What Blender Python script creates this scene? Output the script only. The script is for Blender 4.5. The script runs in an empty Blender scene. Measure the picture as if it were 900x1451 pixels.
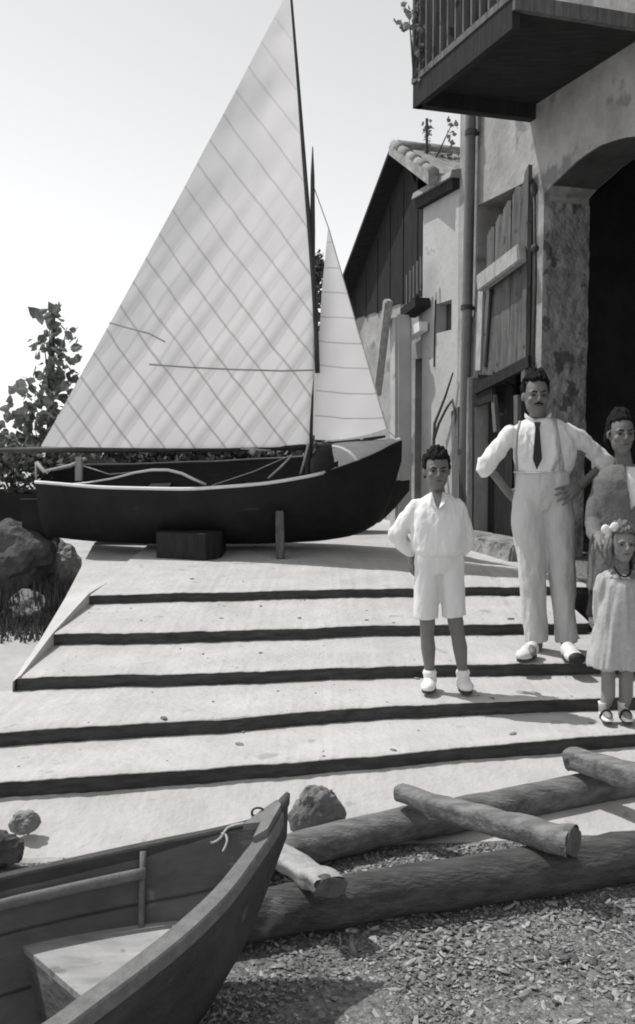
import bpy, bmesh, math, random
import numpy as np
from mathutils import Vector, Matrix, noise
from mathutils.geometry import tessellate_polygon
random.seed(7)
S = bpy.context.scene
COL = S.collection
# ------------------------------------------------------------------ camera
F = 1350.0                      # focal length in photograph pixels (900 x 1451)
PITCH = math.atan(100.5 / F)
CAMZ = 1.65
cam = bpy.data.cameras.new('camera'); camo = bpy.data.objects.new('camera', cam); COL.objects.link(camo)
cam.sensor_fit = 'VERTICAL'; cam.sensor_height = 24; cam.lens = 24 * F / 1451
cam.clip_start = .05; cam.clip_end = 2000
camo.location = (0, 0, CAMZ); camo.rotation_euler = (math.pi / 2 - PITCH, 0, 0)
S.camera = camo
# ------------------------------------------------------------------ light
SUN_EL, SUN_AZ = math.radians(60), math.radians(-68)   # azimuth from +Y towards +X
w = bpy.data.worlds.new('World'); S.world = w; w.use_nodes = True
nt = w.node_tree; nt.nodes.clear()
sky = nt.nodes.new('ShaderNodeTexSky'); sky.sky_type = 'NISHITA'; sky.sun_disc = False
sky.sun_elevation = SUN_EL; sky.sun_rotation = SUN_AZ
sky.air_density = 1.0; sky.dust_density = 0.4; sky.ozone_density = 1.0
hs = nt.nodes.new('ShaderNodeHueSaturation'); hs.inputs['Saturation'].default_value = 0.04
bg = nt.nodes.new('ShaderNodeBackground'); bg.inputs['Strength'].default_value = 0.112
wo = nt.nodes.new('ShaderNodeOutputWorld')
nt.links.new(sky.outputs[0], hs.inputs['Color']); nt.links.new(hs.outputs[0], bg.inputs[0]); nt.links.new(bg.outputs[0], wo.inputs[0])
sd = bpy.data.lights.new('sun', 'SUN'); sd.energy = 2.6; sd.angle = math.radians(.6); sd.color = (1, .985, .965)
so = bpy.data.objects.new('sun', sd); COL.objects.link(so)
dirv = Vector((math.sin(SUN_AZ) * math.cos(SUN_EL), math.cos(SUN_AZ) * math.cos(SUN_EL), math.sin(SUN_EL)))
so.rotation_euler = dirv.to_track_quat('Z', 'Y').to_euler(); so.location = dirv * 30
S.view_settings.view_transform = 'Standard'; S.view_settings.look = 'None'
S.view_settings.exposure = 0.52; S.view_settings.gamma = 1
S.render.engine = 'CYCLES'
S.cycles.filter_width = 1.9
S.cycles.max_bounces = 6

# ------------------------------------------------------------------ projection helpers: photo pixel -> world
_c, _s = math.cos(PITCH), math.sin(PITCH)
O = Vector((0, 0, CAMZ))
def ray(px, py):
    u = (px - 450) / F; v = (725.5 - py) / F
    return Vector((u, _c + v * _s, -_s + v * _c))
def at(px, py, Y):
    d = ray(px, py); return O + d * (Y / d.y)
def atz(px, py, zrel):                       # zrel: height relative to the eye
    d = ray(px, py); return O + d * (zrel / d.z)
FC, FK = 4.71, .33                           # house front: x + FK*y = FC
FN = Vector((-1, -FK, 0)).normalized()       # outward, towards the lane
def fac(px, py, off=0.0):                    # pixel -> (Y, z) on the house front moved out by off
    d = ray(px, py); k = FC - off * math.hypot(1, FK)
    p = O + d * (k / (d.x + FK * d.y)); return p
def fp(Y, z, off=0.0):                       # house-front coords: Y of the plane foot, z relative to the eye
    p = Vector((FC - FK * Y, Y, CAMZ + z)); return p + FN * off
def fyz(px, py):
    p = fac(px, py); return p.y, p.z - CAMZ

# ------------------------------------------------------------------ materials
def mat(name, v, var=.15, scale=6, rough=.85, bump=.2, bscale=None, stretch=(1, 1, 1), tint=(1, 1, 1), detail=6, spec=.3, dist=.01, v2=None, patch=None):
    m = bpy.data.materials.new(name); m.use_nodes = True; n = m.node_tree.nodes; L = m.node_tree.links
    b = n['Principled BSDF']; b.inputs['Roughness'].default_value = rough; b.inputs['Specular IOR Level'].default_value = spec
    tc = n.new('ShaderNodeTexCoord'); mp = n.new('ShaderNodeMapping'); mp.inputs['Scale'].default_value = stretch
    L.new(tc.outputs['Object'], mp.inputs[0])
    no = n.new('ShaderNodeTexNoise'); no.inputs['Scale'].default_value = scale; no.inputs['Detail'].default_value = detail; no.inputs['Roughness'].default_value = .65
    L.new(mp.outputs[0], no.inputs['Vector'])
    cr = n.new('ShaderNodeValToRGB')
    lo, hi = (v * (1 - var), v * (1 + var)) if v2 is None else (v, v2)
    cr.color_ramp.elements[0].position = .3; cr.color_ramp.elements[1].position = .7
    cr.color_ramp.elements[0].color = (lo * tint[0], lo * tint[1], lo * tint[2], 1)
    cr.color_ramp.elements[1].color = (min(.95, hi * tint[0]), min(.95, hi * tint[1]), min(.95, hi * tint[2]), 1)
    L.new(no.outputs['Fac'], cr.inputs[0]); out = cr.outputs[0]
    if patch:                                # (scale, threshold, value): worn patches with a shape of their own
        n2 = n.new('ShaderNodeTexNoise'); n2.inputs['Scale'].default_value = patch[0]; n2.inputs['Detail'].default_value = 8
        L.new(tc.outputs['Object'], n2.inputs['Vector'])
        r2 = n.new('ShaderNodeValToRGB'); r2.color_ramp.elements[0].position = patch[1]; r2.color_ramp.elements[1].position = patch[1] + .05
        L.new(n2.outputs['Fac'], r2.inputs[0])
        mx = n.new('ShaderNodeMix'); mx.data_type = 'RGBA'; L.new(r2.outputs[0], mx.inputs['Factor'])
        L.new(out, mx.inputs['A']); mx.inputs['B'].default_value = (patch[2], patch[2], patch[2], 1); out = mx.outputs['Result']
    L.new(out, b.inputs['Base Color'])
    if bump:
        nb = n.new('ShaderNodeTexNoise'); nb.inputs['Scale'].default_value = bscale or scale * 4; nb.inputs['Detail'].default_value = 8
        L.new(mp.outputs[0], nb.inputs['Vector'])
        bp = n.new('ShaderNodeBump'); bp.inputs['Strength'].default_value = bump; bp.inputs['Distance'].default_value = dist
        L.new(nb.outputs['Fac'], bp.inputs['Height']); L.new(bp.outputs[0], b.inputs['Normal'])
    return m
WARM = (1.02, 1.0, .98)
M = {}
M['concrete'] = mat('concrete', .45, .13, 3.2, .9, .6, 26, dist=.014, patch=(7, .66, .34), tint=WARM, detail=10)
M['riser'] = mat('dark riser face', .05, .5, 8, .8, .4, stretch=(.6, 3, 5))  # riser faces, much darker than the treads
M['pale_ground'] = mat('pale trodden earth', .38, .18, 1.6, .95, .5, 14, dist=.02, patch=(3, .64, .17))
M['plaster'] = mat('lime plaster', .31, .28, 2.5, .95, .6, 18, dist=.015, patch=(2.6, .6, .2), tint=WARM)
M['plaster_light'] = mat('pale plaster', .42, .12, 3, .95, .5, 20, dist=.01, patch=(6, .66, .3))
M['stone'] = mat('rough stone', .24, .45, 5, .95, .9, 14, dist=.05, patch=(6, .58, .1))
M['interior'] = mat('shade-dark wall', .08, .3, 3, .95, .2, spec=0)  # very dark colour, stands in for shade on the soffit and niche
M['dark_wood'] = mat('dark wood and shade', .028, .35, 5, .8, .4, spec=.1, stretch=(1, 6, .6))  # dark wood; on the gable this tone stands in for shade
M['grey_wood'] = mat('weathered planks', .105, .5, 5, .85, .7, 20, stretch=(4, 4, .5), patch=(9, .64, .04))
M['pale_wood'] = mat('bleached timber', .34, .3, 7, .8, .4, stretch=(3, 3, 1))
M['log_dark'] = mat('dark barked log', .065, .5, 6, .85, .6, 18, stretch=(1, 5, 5), dist=.02, patch=(5, .66, .14))
M['log'] = mat('peeled log', .15, .5, 6, .85, .5, 18, stretch=(1, 5, 5), dist=.02)
M['log_top'] = mat('smooth pale pole', .17, .5, 6, .8, .5, 14, stretch=(1, 5, 5), dist=.01)
M['log_end'] = mat('sawn end grain', .1, .4, 20, .9, .5)
M['tile'] = mat('clay roof tile', .26, .4, 9, .9, .5, patch=(7, .66, .4))
M['pipe'] = mat('zinc pipe', .12, .2, 7, .5, .1, spec=.5)
M['hull'] = mat('tarred hull paint', .019, .3, 4, .65, .08, 12, spec=.15)
M['hull_in'] = mat('dark varnished planking', .016, .3, 6, .6, .3, stretch=(1, 6, 6))
M['white_paint'] = mat('white paint', .72, .08, 8, .5, .1)
M['deck'] = mat('pale deck paint', .5, .14, 6, .6, .15, stretch=(1, 5, 1))
M['spar'] = mat('varnished spar', .05, .3, 8, .5, .1, stretch=(3, 3, .5))
M['rope'] = mat('hemp rope', .42, .2, 60, .9, .3)
M['iron'] = mat('rusty iron', .05, .4, 20, .7, .3)
M['leaf'] = mat('leaf green', .16, .55, 9, .6, .1, tint=(.97, 1.03, .95))
M['leaf_far'] = mat('distant leaf', .09, .5, 5, .7, .1)
M['bark'] = mat('bark', .08, .4, 12, .9, .6, stretch=(4, 4, 1))
M['grass'] = mat('grass blade', .06, .5, 7, .8, 0)
M['rock'] = mat('grey rock', .085, .4, 6, .95, .8, 18, dist=.03)
M['pebble'] = mat('pebbles', .19, .65, 22, .9, .3, patch=(30, .63, .5))
M['gravel'] = mat('gravel bed', .17, .6, 45, .95, 1, 90, dist=.015)
M['rowboat'] = mat('grey boat paint', .055, .4, 4, .75, .5, 30, stretch=(1, 1, 2), patch=(9, .66, .11), detail=10)
M['rowboat_in'] = mat('worn inner boat paint', .12, .35, 4, .85, .5, 24, stretch=(1, 1, 2), patch=(7, .64, .2), detail=10)
M['rowboat_rail'] = mat('worn rail wood', .15, .25, 8, .7, .3, stretch=(3, 3, 3))
M['rowboat_floor'] = mat('scuffed bow sheets', .32, .28, 5, .85, .5, 24, stretch=(1, 3, 1), patch=(9, .66, .18), detail=10)
M['skin'] = mat('skin', .15, .12, 12, .55, .1, tint=(1.03, 1, .97))
M['skin_light'] = mat('light skin', .22, .12, 12, .55, .1, tint=(1.03, 1, .97))
M['hair'] = mat('dark hair', .011, .5, 60, .7, .9, 110, dist=.012, spec=.12)
M['hair_mid'] = mat('brown hair', .13, .45, 50, .6, .8, 90, stretch=(1, 1, .3), dist=.01)
M['shirt'] = mat('white cotton', .72, .05, 5, .9, .7, 9, dist=.03, stretch=(1.6, 1.6, .7))
M['trouser'] = mat('off-white flannel', .52, .1, 5, .9, .7, 9, dist=.03, stretch=(1.8, 1.8, .6), patch=(5, .66, .42))
M['shorts'] = mat('white drill', .66, .05, 5, .9, .6, 9, dist=.025, stretch=(1.8, 1.8, .6))
M['jacket'] = mat('grey wool', .14, .2, 40, .95, .4, 60)
M['skirt'] = mat('dark wool', .03, .2, 30, .95, .3)
M['dress'] = mat('pale cotton print', .42, .12, 30, .9, .3, 50)
M['black'] = mat('black cloth', .02, .2, 30, .6, .2)
M['brace'] = mat('grey webbing', .32, .1, 30, .8, .1)
M['canvas'] = mat('white canvas', .6, .08, 12, .85, .2)
M['sole'] = mat('dark sole', .04, .2, 12, .8, .2)
M['lips'] = mat('lips', .08, .1, 12, .6, 0)

for k in ('leaf',):
    m = M[k]; n = m.node_tree.nodes; L = m.node_tree.links; pb_ = n['Principled BSDF']
    tr = n.new('ShaderNodeBsdfTranslucent'); ms = n.new('ShaderNodeMixShader'); ms.inputs[0].default_value = .45
    L.new(pb_.inputs['Base Color'].links[0].from_socket, tr.inputs[0]); L.new(pb_.outputs[0], ms.inputs[1]); L.new(tr.outputs[0], ms.inputs[2]); L.new(ms.outputs[0], n['Material Output'].inputs[0])
def sail_mat(name, jib=False):
    m = bpy.data.materials.new(name); m.use_nodes = True; n = m.node_tree.nodes; L = m.node_tree.links
    n.remove(n['Principled BSDF'])
    uv = n.new('ShaderNodeUVMap'); sx = n.new('ShaderNodeSeparateXYZ'); L.new(uv.outputs[0], sx.inputs[0])
    def mth(op, a, b=None, c=None):
        q = n.new('ShaderNodeMath'); q.operation = op
        for i, x in enumerate((a, b, c)):
            if x is None: continue
            if isinstance(x, (int, float)): q.inputs[i].default_value = x
            else: L.new(x, q.inputs[i])
        return q.outputs[0]
    U, V = sx.outputs[0], sx.outputs[1]      # sail cloth coordinates, metres
    nz = n.new('ShaderNodeTexNoise'); nz.inputs['Scale'].default_value = 1.6; nz.inputs['Detail'].default_value = 5; L.new(uv.outputs[0], nz.inputs['Vector'])
    wob = mth('MULTIPLY', mth('SUBTRACT', nz.outputs[0], .5), .07)
    def line(a, b, off, period, width):      # distance to the nearest line
        t = mth('ADD', mth('ADD', mth('MULTIPLY', U, a), mth('MULTIPLY', V, b)), off)
        t = mth('ADD', t, wob)
        fr = mth('FRACT', mth('DIVIDE', t, period)); dd = mth('ABSOLUTE', mth('SUBTRACT', fr, .5))
        return mth('SMOOTH_MAX', 0.0, mth('SUBTRACT', 1.0, mth('DIVIDE', dd, width / period)), .1)
    if jib:
        s1 = line(.05, 1.0, .1, .235, .010); s2 = None
    else:
        s1 = line(.80, .60, 0, .232, .016)
        s2 = mth('MAXIMUM', line(-.80, .58, .05, .31, .06), mth('MULTIPLY', line(-.80, .58, .17, .155, .02), .8))
    base = n.new('ShaderNodeValToRGB'); nb = n.new('ShaderNodeTexNoise'); nb.inputs['Scale'].default_value = 2.5; nb.inputs['Detail'].default_value = 7
    L.new(uv.outputs[0], nb.inputs['Vector']); L.new(nb.outputs[0], base.inputs[0])
    base.color_ramp.elements[0].position = .3; base.color_ramp.elements[1].position = .7
    base.color_ramp.elements[0].color = (.82, .81, .815, 1); base.color_ramp.elements[1].color = (.85, .84, .845, 1)
    mx = n.new('ShaderNodeMix'); mx.data_type = 'RGBA'; L.new(mth('MULTIPLY', mth('MULTIPLY', s1, mth('ADD', .42, mth('MULTIPLY', nz.outputs[0], .45))), mth('SUBTRACT', 1.15, mth('MULTIPLY', V, .20))), mx.inputs['Factor'])
    L.new(base.outputs[0], mx.inputs['A']); mx.inputs['B'].default_value = (.24, .23, .23, 1); col = mx.outputs['Result']
    if s2 is not None:
        # crossing darker bands show only in the lower third of the sail
        low = mth('MULTIPLY', mth('SUBTRACT', 1.0, mth('MINIMUM', 1.0, mth('MAXIMUM', 0.0, mth('SUBTRACT', mth('MULTIPLY', V, .62), .75)))), .34)
        m2 = n.new('ShaderNodeMix'); m2.data_type = 'RGBA'; L.new(mth('MULTIPLY', s2, low), m2.inputs['Factor'])
        L.new(col, m2.inputs['A']); m2.inputs['B'].default_value = (.3, .29, .29, 1); col = m2.outputs['Result']
    df = n.new('ShaderNodeBsdfDiffuse'); tr = n.new('ShaderNodeBsdfTranslucent'); ms = n.new('ShaderNodeMixShader'); ms.inputs[0].default_value = .5
    L.new(col, df.inputs[0]); L.new(col, tr.inputs[0]); L.new(df.outputs[0], ms.inputs[1]); L.new(tr.outputs[0], ms.inputs[2])
    bp = n.new('ShaderNodeBump'); bp.inputs['Strength'].default_value = .35; bp.inputs['Distance'].default_value = .03
    L.new(nb.outputs[0], bp.inputs['Height']); L.new(bp.outputs[0], df.inputs['Normal'])
    L.new(ms.outputs[0], n['Material Output'].inputs[0])
    return m
M['sail'] = sail_mat('sailcloth'); M['jib'] = sail_mat('jib cloth', True)

# ------------------------------------------------------------------ object helpers
def props(o, label=None, cat=None, group=None, kind=None):
    for k, v in (('label', label), ('category', cat), ('group', group), ('kind', kind)):
        if v: o[k] = v
    return o
def thing(name, label, cat, loc, group=None, kind=None):
    o = bpy.data.objects.new(name, None); COL.objects.link(o); o.location = loc; o.empty_display_size = .1
    return props(o, label, cat, group, kind)
def world_loc(o):
    v = Vector((0, 0, 0))
    while o: v += o.location; o = o.parent
    return v
def link(name, me, m, parent=None, smooth=False, base=None):
    """mesh given in world coordinates -> object whose origin is its parent's place (or its own base)"""
    if isinstance(me, bmesh.types.BMesh):
        b = me; me = bpy.data.meshes.new(name); bmesh.ops.recalc_face_normals(b, faces=b.faces); b.to_mesh(me); b.free()
    n = len(me.vertices); a = np.empty(n * 3, 'f'); me.vertices.foreach_get('co', a); a = a.reshape(-1, 3)
    if parent is None:
        loc = Vector(base) if base else Vector(((a[:, 0].min() + a[:, 0].max()) / 2, (a[:, 1].min() + a[:, 1].max()) / 2, a[:, 2].min()))
        org = loc
    else:
        loc = Vector((0, 0, 0)); org = world_loc(parent)
    a -= np.array(org, 'f'); me.vertices.foreach_set('co', a.ravel())
    if smooth: me.polygons.foreach_set('use_smooth', [True] * len(me.polygons))
    me.update()
    o = bpy.data.objects.new(name, me); COL.objects.link(o); o.location = loc
    if parent: o.parent = parent
    if m: me.materials.append(m)
    return o
def struct(name, bm, m, **k):
    o = link(name, bm, m, **k); o['kind'] = 'structure'; return o
def BM(): return bmesh.new()
def box(b, c, dx, dy, dz, ax=None):
    """box centred at c with half sizes; ax = 3 axes"""
    ax = ax or (Vector((1, 0, 0)), Vector((0, 1, 0)), Vector((0, 0, 1)))
    vs = [b.verts.new(Vector(c) + ax[0] * (dx * i) + ax[1] * (dy * j) + ax[2] * (dz * k)) for i in (-1, 1) for j in (-1, 1) for k in (-1, 1)]
    for f in ((0, 1, 3, 2), (4, 6, 7, 5), (0, 4, 5, 1), (2, 3, 7, 6), (0, 2, 6, 4), (1, 5, 7, 3)): b.faces.new([vs[i] for i in f])
    return vs
def prism(b, pts, ext):
    """closed polygon pts (world) pushed along ext"""
    ext = Vector(ext); A = [b.verts.new(p) for p in pts]; B = [b.verts.new(Vector(p) + ext) for p in pts]
    n = len(A)
    if n <= 4: b.faces.new(A); b.faces.new(B[::-1])
    else:
        for t in tessellate_polygon([[Vector(p) for p in pts]]): b.faces.new([A[i] for i in t]); b.faces.new([B[i] for i in t[::-1]])
    for i in range(n): b.faces.new((A[i], B[i], B[(i + 1) % n], A[(i + 1) % n]))
def beam(b, p, q, wx, wz, up=Vector((0, 0, 1))):
    p, q = Vector(p), Vector(q); d = (q - p); l = d.length; d.normalize()
    s = d.cross(up).normalized(); u = s.cross(d)
    return box(b, (p + q) / 2, l / 2, wx / 2, wz / 2, (d, s, u))
def tube(b, pts, rad, n=12, cap=True, flat=1.0, upv=None, wob=0, seed=0, sq=0):
    """round tube along pts; rad a number or a list; flat squashes it along its second axis"""
    pts = [Vector(p) for p in pts]; k = len(pts)
    rad = [rad] * k if isinstance(rad, (int, float)) else rad
    rings = []; up = upv or Vector((.13, .2, 1)).normalized()
    for i, p in enumerate(pts):
        d = (pts[min(i + 1, k - 1)] - pts[max(i - 1, 0)]).normalized()
        if i == 0: s = d.cross(Vector((0, -1, 0)) if abs(d.dot(up)) > .95 else up).normalized()
        else: s = (s - d * s.dot(d)).normalized()
        u = s.cross(d).normalized(); ring = []
        for j in range(n):
            a = 2 * math.pi * j / n; r = rad[i]
            if sq: r *= (1 / max(abs(math.cos(a + .3)), abs(math.sin(a + .3)))) ** sq * (1 - .13 * sq)
            if wob: r *= 1 + wob * noise.noise(Vector((math.cos(a) * 1.3 + seed, math.sin(a) * 1.3, i * .35)))
            ring.append(b.verts.new(p + s * (math.cos(a) * r) + u * (math.sin(a) * r * flat)))
        rings.append(ring)
    for i in range(k - 1):
        for j in range(n): b.faces.new((rings[i][j], rings[i][(j + 1) % n], rings[i + 1][(j + 1) % n], rings[i + 1][j]))
    if cap: b.faces.new(rings[0][::-1]); b.faces.new(rings[-1])
    return rings
def hloft(b, rings, n=24):
    """stack of horizontal ellipses (x, y, z, rx, ry[, yaw])"""
    R = []
    for r in rings:
        x, y, z, rx, ry = r[:5]; yw = r[5] if len(r) > 5 else 0
        R.append([b.verts.new((x + math.cos(yw) * math.cos(a) * rx - math.sin(yw) * math.sin(a) * ry,
                               y + math.sin(yw) * math.cos(a) * rx + math.cos(yw) * math.sin(a) * ry, z)) for a in [2 * math.pi * j / n for j in range(n)]])
    for i in range(len(R) - 1):
        for j in range(n): b.faces.new((R[i][j], R[i][(j + 1) % n], R[i + 1][(j + 1) % n], R[i + 1][j]))
    b.faces.new(R[0][::-1]); b.faces.new(R[-1])
def ell(b, c, r, rot=None, sub=3):
    r = (r, r, r) if isinstance(r, (int, float)) else r
    mt = Matrix.Translation(Vector(c)) @ (rot.to_4x4() if rot else Matrix.Identity(4)) @ Matrix.Diagonal((*r, 1))
    bmesh.ops.create_icosphere(b, subdivisions=sub, radius=1, matrix=mt)
def limb(b, pts, rad, n=16):                 # tube with rounded ends
    tube(b, pts, rad, n)
    rad = [rad] * len(pts) if isinstance(rad, (int, float)) else rad
    for p, r in zip(pts, rad): ell(b, p, r, sub=2)
def fuse(b, voxel, smooth=4, fold=0, fscale=(14, 14, 5), seed=0):
    """weld overlapping solids into one continuous skin"""
    bmesh.ops.recalc_face_normals(b, faces=b.faces)
    me = bpy.data.meshes.new('tmp'); b.to_mesh(me); b.free()
    o = bpy.data.objects.new('tmp', me); COL.objects.link(o)
    r = o.modifiers.new('r', 'REMESH'); r.mode = 'VOXEL'; r.voxel_size = voxel
    if smooth:
        s = o.modifiers.new('s', 'SMOOTH'); s.iterations = smooth; s.factor = .5
    dg = bpy.context.evaluated_depsgraph_get(); ev = o.evaluated_get(dg)
    m2 = bpy.data.meshes.new_from_object(ev)
    bpy.data.objects.remove(o); bpy.data.meshes.remove(me)
    if fold:
        cs = [v.co.copy() for v in m2.vertices]; ns = [v.normal.copy() for v in m2.vertices]
        for v, c, nn in zip(m2.vertices, cs, ns):
            q = Vector((c.x * fscale[0] + seed, c.y * fscale[1], c.z * fscale[2]))
            v.co = c + nn * fold * (noise.noise(q) + .5 * noise.noise(q * 2.1) - .25 * abs(noise.noise(q * 3.3)))
    return m2
def smoothstep(t): t = max(0, min(1, t)); return t * t * (3 - 2 * t)
def lerp_tab(tab, x):
    for (a, ya), (c, yc) in zip(tab, tab[1:]):
        if x <= c: t = (x - a) / (c - a) if c > a else 0; t = max(0, t); return ya + (yc - ya) * t
    return tab[-1][1]

# ------------------------------------------------------------------ ground, slipway
GZ = -1.66                                   # lower ground, relative to the eye
b = BM()
xs = [-400, -120, -40, -15] + [-8 + .5 * i for i in range(33)] + [15, 40, 120, 400]
ys = [-60, -10] + [0 + .5 * i for i in range(34)] + [22, 40, 80, 200, 700]
gr = [[None] * len(xs) for _ in ys]
def gz(x, y):
    z = GZ + .02 * noise.noise(Vector((x * .8, y * .8, 0))) if abs(x) < 15 and y < 20 else GZ
    if y > 7.6 and x < 0: z += .07 * min(1, (y - 7.6) / 2)
    return z
for j, y in enumerate(ys):
    for i, x in enumerate(xs): gr[j][i] = b.verts.new((x, y, CAMZ + gz(x, y)))
for j in range(len(ys) - 1):
    for i in range(len(xs) - 1): b.faces.new((gr[j][i], gr[j][i + 1], gr[j + 1][i + 1], gr[j + 1][i]))
struct('ground', b, M['pale_ground'], smooth=True, base=(0, 0, CAMZ + GZ))

# steps: (height rel. eye, riser height, [(px, py) of the nosing, left to right])
ST = [
    (-1.450, .078, [(-260, 1127), (0, 1106), (160, 1095), (320, 1084), (430, 1076), (520, 1069), (640, 1058), (740, 1049), (900, 1037), (1150, 1020)]),
    (-1.396, .078, [(-260, 1052), (0, 1035), (160, 1025), (320, 1015), (430, 1007), (520, 1000), (640, 995), (740, 991), (900, 986), (1150, 978)]),
    (-1.320, .078, [(24, 958), (100, 956), (200, 954), (320, 951), (430, 947), (520, 943), (640, 940), (740, 938), (900, 937), (1150, 936)]),
    (-1.203, .078, [(72, 897), (133, 895.5), (220, 894), (320, 892), (430, 889), (520, 885), (640, 883), (740, 882), (834, 881)]),
    (-1.078, .070, [(122, 842), (160, 840.5), (240, 839), (320, 837.5), (430, 835), (520, 833), (640, 832), (740, 831), (834, 830)]),
]
# resample every nosing at common parameters so treads join cleanly
def resample(z, pts, n=240):
    P = [atz(px, py, z) for px, py in pts]; x0, x1 = P[0].x, P[-1].x; out = []
    for i in range(n + 1):
        x = x0 + (x1 - x0) * i / n
        for a, c in zip(P, P[1:]):
            if x <= c.x + 1e-9: t = (x - a.x) / (c.x - a.x); y = a.y + (c.y - a.y) * t; break
        y += .008 * noise.noise(Vector((x * 3, z * 9, 0))) + .008 * noise.noise(Vector((x * 17, z * 9, 3))); out.append(Vector((x, y, P[0].z + .005 * noise.noise(Vector((x * 5, 1, z * 7))) - .006 * abs(noise.noise(Vector((x * 14, 1, z * 7)))))))
    return out
edges = [resample(z, p) for z, h, p in ST]
CL = Vector((-1.82, 5.42, 0)); TOPY, TOPZ = 9.7, -.985
steps = thing('stone_slipway', None, None, (0, 5.5, CAMZ + GZ)); del_keys = None
steps['kind'] = 'structure'
def sheet(b, A, B, nsub=1):
    """strip between two equally long polylines"""
    rows = []
    for k in range(nsub + 1):
        t = k / nsub; rows.append([b.verts.new(p.lerp(q, t)) for p, q in zip(A, B)])
    for r0, r1 in zip(rows, rows[1:]):
        for i in range(len(r0) - 1): b.faces.new((r0[i], r0[i + 1], r1[i + 1], r1[i]))
def at_x(poly, x):
    for a, c in zip(poly, poly[1:]):
        if a.x <= x <= c.x: return a.lerp(c, (x - a.x) / (c.x - a.x))
    if x < poly[0].x: d = poly[1] - poly[0]; a = poly[0]
    else: d = poly[-1] - poly[-2]; a = poly[-1]
    return a + d * ((x - a.x) / d.x)
tb = BM(); rb = BM()
for k in range(len(ST)):
    E = edges[k]; h = ST[k][1]
    up_front = E
    # tread behind nosing k reaches the foot of riser k+1
    if k + 1 < len(ST):
        N = edges[k + 1]; x0 = E[0].x; x1 = E[-1].x
        back = []
        for p in E:
            q = at_x(N, p.x); hh = ST[k + 1][1]
            back.append(Vector((p.x, q.y, q.z - hh)))
        if k in (2,):                       # side edge of the slip narrows the tread on the left
            pass
    else:
        back = [Vector((p.x - .25 * (1 if p.x < 0 else -1) * 0, TOPY + .1 * p.x, CAMZ + TOPZ)) for p in E]
    # rounded nosing: thin front lip of the tread, then its surface
    lip = [p + Vector((0, -.006, -.008)) for p in E]
    lip0 = [p + Vector((0, -.004, -.004)) for p in E]
    inn = [p + Vector((0, .02, .002)) for p in E]
    sheet(tb, lip, lip0); sheet(tb, lip0, inn); sheet(tb, inn, back, 6)
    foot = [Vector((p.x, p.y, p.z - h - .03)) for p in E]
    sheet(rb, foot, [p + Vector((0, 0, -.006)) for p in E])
bmesh.ops.remove_doubles(tb, verts=tb.verts, dist=.0005)
for v in tb.verts: v.co.z += .007 * noise.noise(v.co * 2.2)
link('tread', tb, M['concrete'], steps, smooth=False)
link('riser', rb, M['riser'], steps)
# side margin on the left, following the nosing line
mb = BM()
def m_in(k, px): return atz(px, ST[k][2][0][1], ST[k][0])
inner = [edges[2][0] + Vector((.02, 0, .0)), atz(76, 897, -1.203), atz(126, 842, -1.078), atz(190, 800, -1.03), atz(215, 766, -.985)]
outer = [atz(18, 966, -1.345), atz(58, 905, -1.24), atz(92, 848, -1.115), atz(117, 800, -1.05), atz(132, 772, -1.0)]
base_o = [Vector((p.x - .02, p.y, CAMZ + GZ - .1)) for p in outer]
inner = [p + Vector((0, 0, [.006, .006, .006, -.02, -.05][i])) for i, p in enumerate(inner)]
base_i = [Vector((p.x, p.y, p.z - .12)) for p in inner]
sheet(mb, base_o, outer); sheet(mb, outer, inner); sheet(mb, inner, base_i)
far_o = [outer[-1], Vector((outer[-1].x - .1, 13, CAMZ - .97)), ]
link('side_slope', mb, M['concrete'], steps)
# apron below the steps down to the logs
E = edges[0]; fr = []
for p in E:
    fr.append(Vector((p.x, 3.72 + .10 * p.x + .03 * noise.noise(Vector((p.x * 3, 0, 0))), CAMZ + GZ + .03)))
ab = BM(); topE = [Vector((p.x, p.y, p.z - ST[0][1])) for p in E]
sheet(ab, fr, topE, 8); low = [Vector((p.x, p.y - .12, p.z - .09)) for p in fr]; sheet(ab, low, fr)
for v in ab.verts: v.co.z += .014 * noise.noise(v.co * 1.7)
link('apron', ab, M['concrete'], steps)
# yard on top of the slip
pb = BM(); yard = []
x_l = outer[-1].x
A = [Vector((x, TOPY + .1 * x, CAMZ + TOPZ)) for x in np.linspace(edges[4][0].x, 6.0, 16)]
Bk = [Vector((x, 17, CAMZ - .93)) for x in np.linspace(x_l, 6.0, 16)]
A[0] = Vector((x_l + .05, TOPY + .1 * x_l, CAMZ + TOPZ))
sheet(pb, A, Bk, 10)
sheet(pb, [Vector((x_l - .02, 9.2, CAMZ + GZ)), Vector((x_l - .02, 17, CAMZ + GZ))], [Vector((x_l, 9.2, CAMZ + TOPZ)), Vector((x_l, 17, CAMZ - .93))])
# rough bank between the steps' right end and the house
R0 = [edges[3][-1], edges[4][-1], Vector((2.2, TOPY + .2, CAMZ + TOPZ))]
R1 = [Vector((4.5, edges[3][-1].y, CAMZ - 1.2)), Vector((4.5, edges[4][-1].y, CAMZ - 1.05)), Vector((4.5, TOPY + .4, CAMZ + TOPZ))]
struct('yard', pb, M['concrete'])
bb = BM(); q0 = at_x(edges[2], edges[3][-1].x)
Pn = [Vector((q0.x, q0.y + .25, q0.z + .01)), edges[3][-1] + Vector((0, .0, -.01)), edges[4][-1] + Vector((0, 0, -.01)), Vector((edges[4][-1].x + .1, TOPY + .2, CAMZ + TOPZ + .004))]
Pf = [Vector((5.5, q0.y + .4, q0.z + .02)), Vector((5.5, 6.4, CAMZ - 1.19)), Vector((5.5, 7.3, CAMZ - 1.06)), Vector((5.5, TOPY + .6, CAMZ + TOPZ + .004))]
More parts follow.
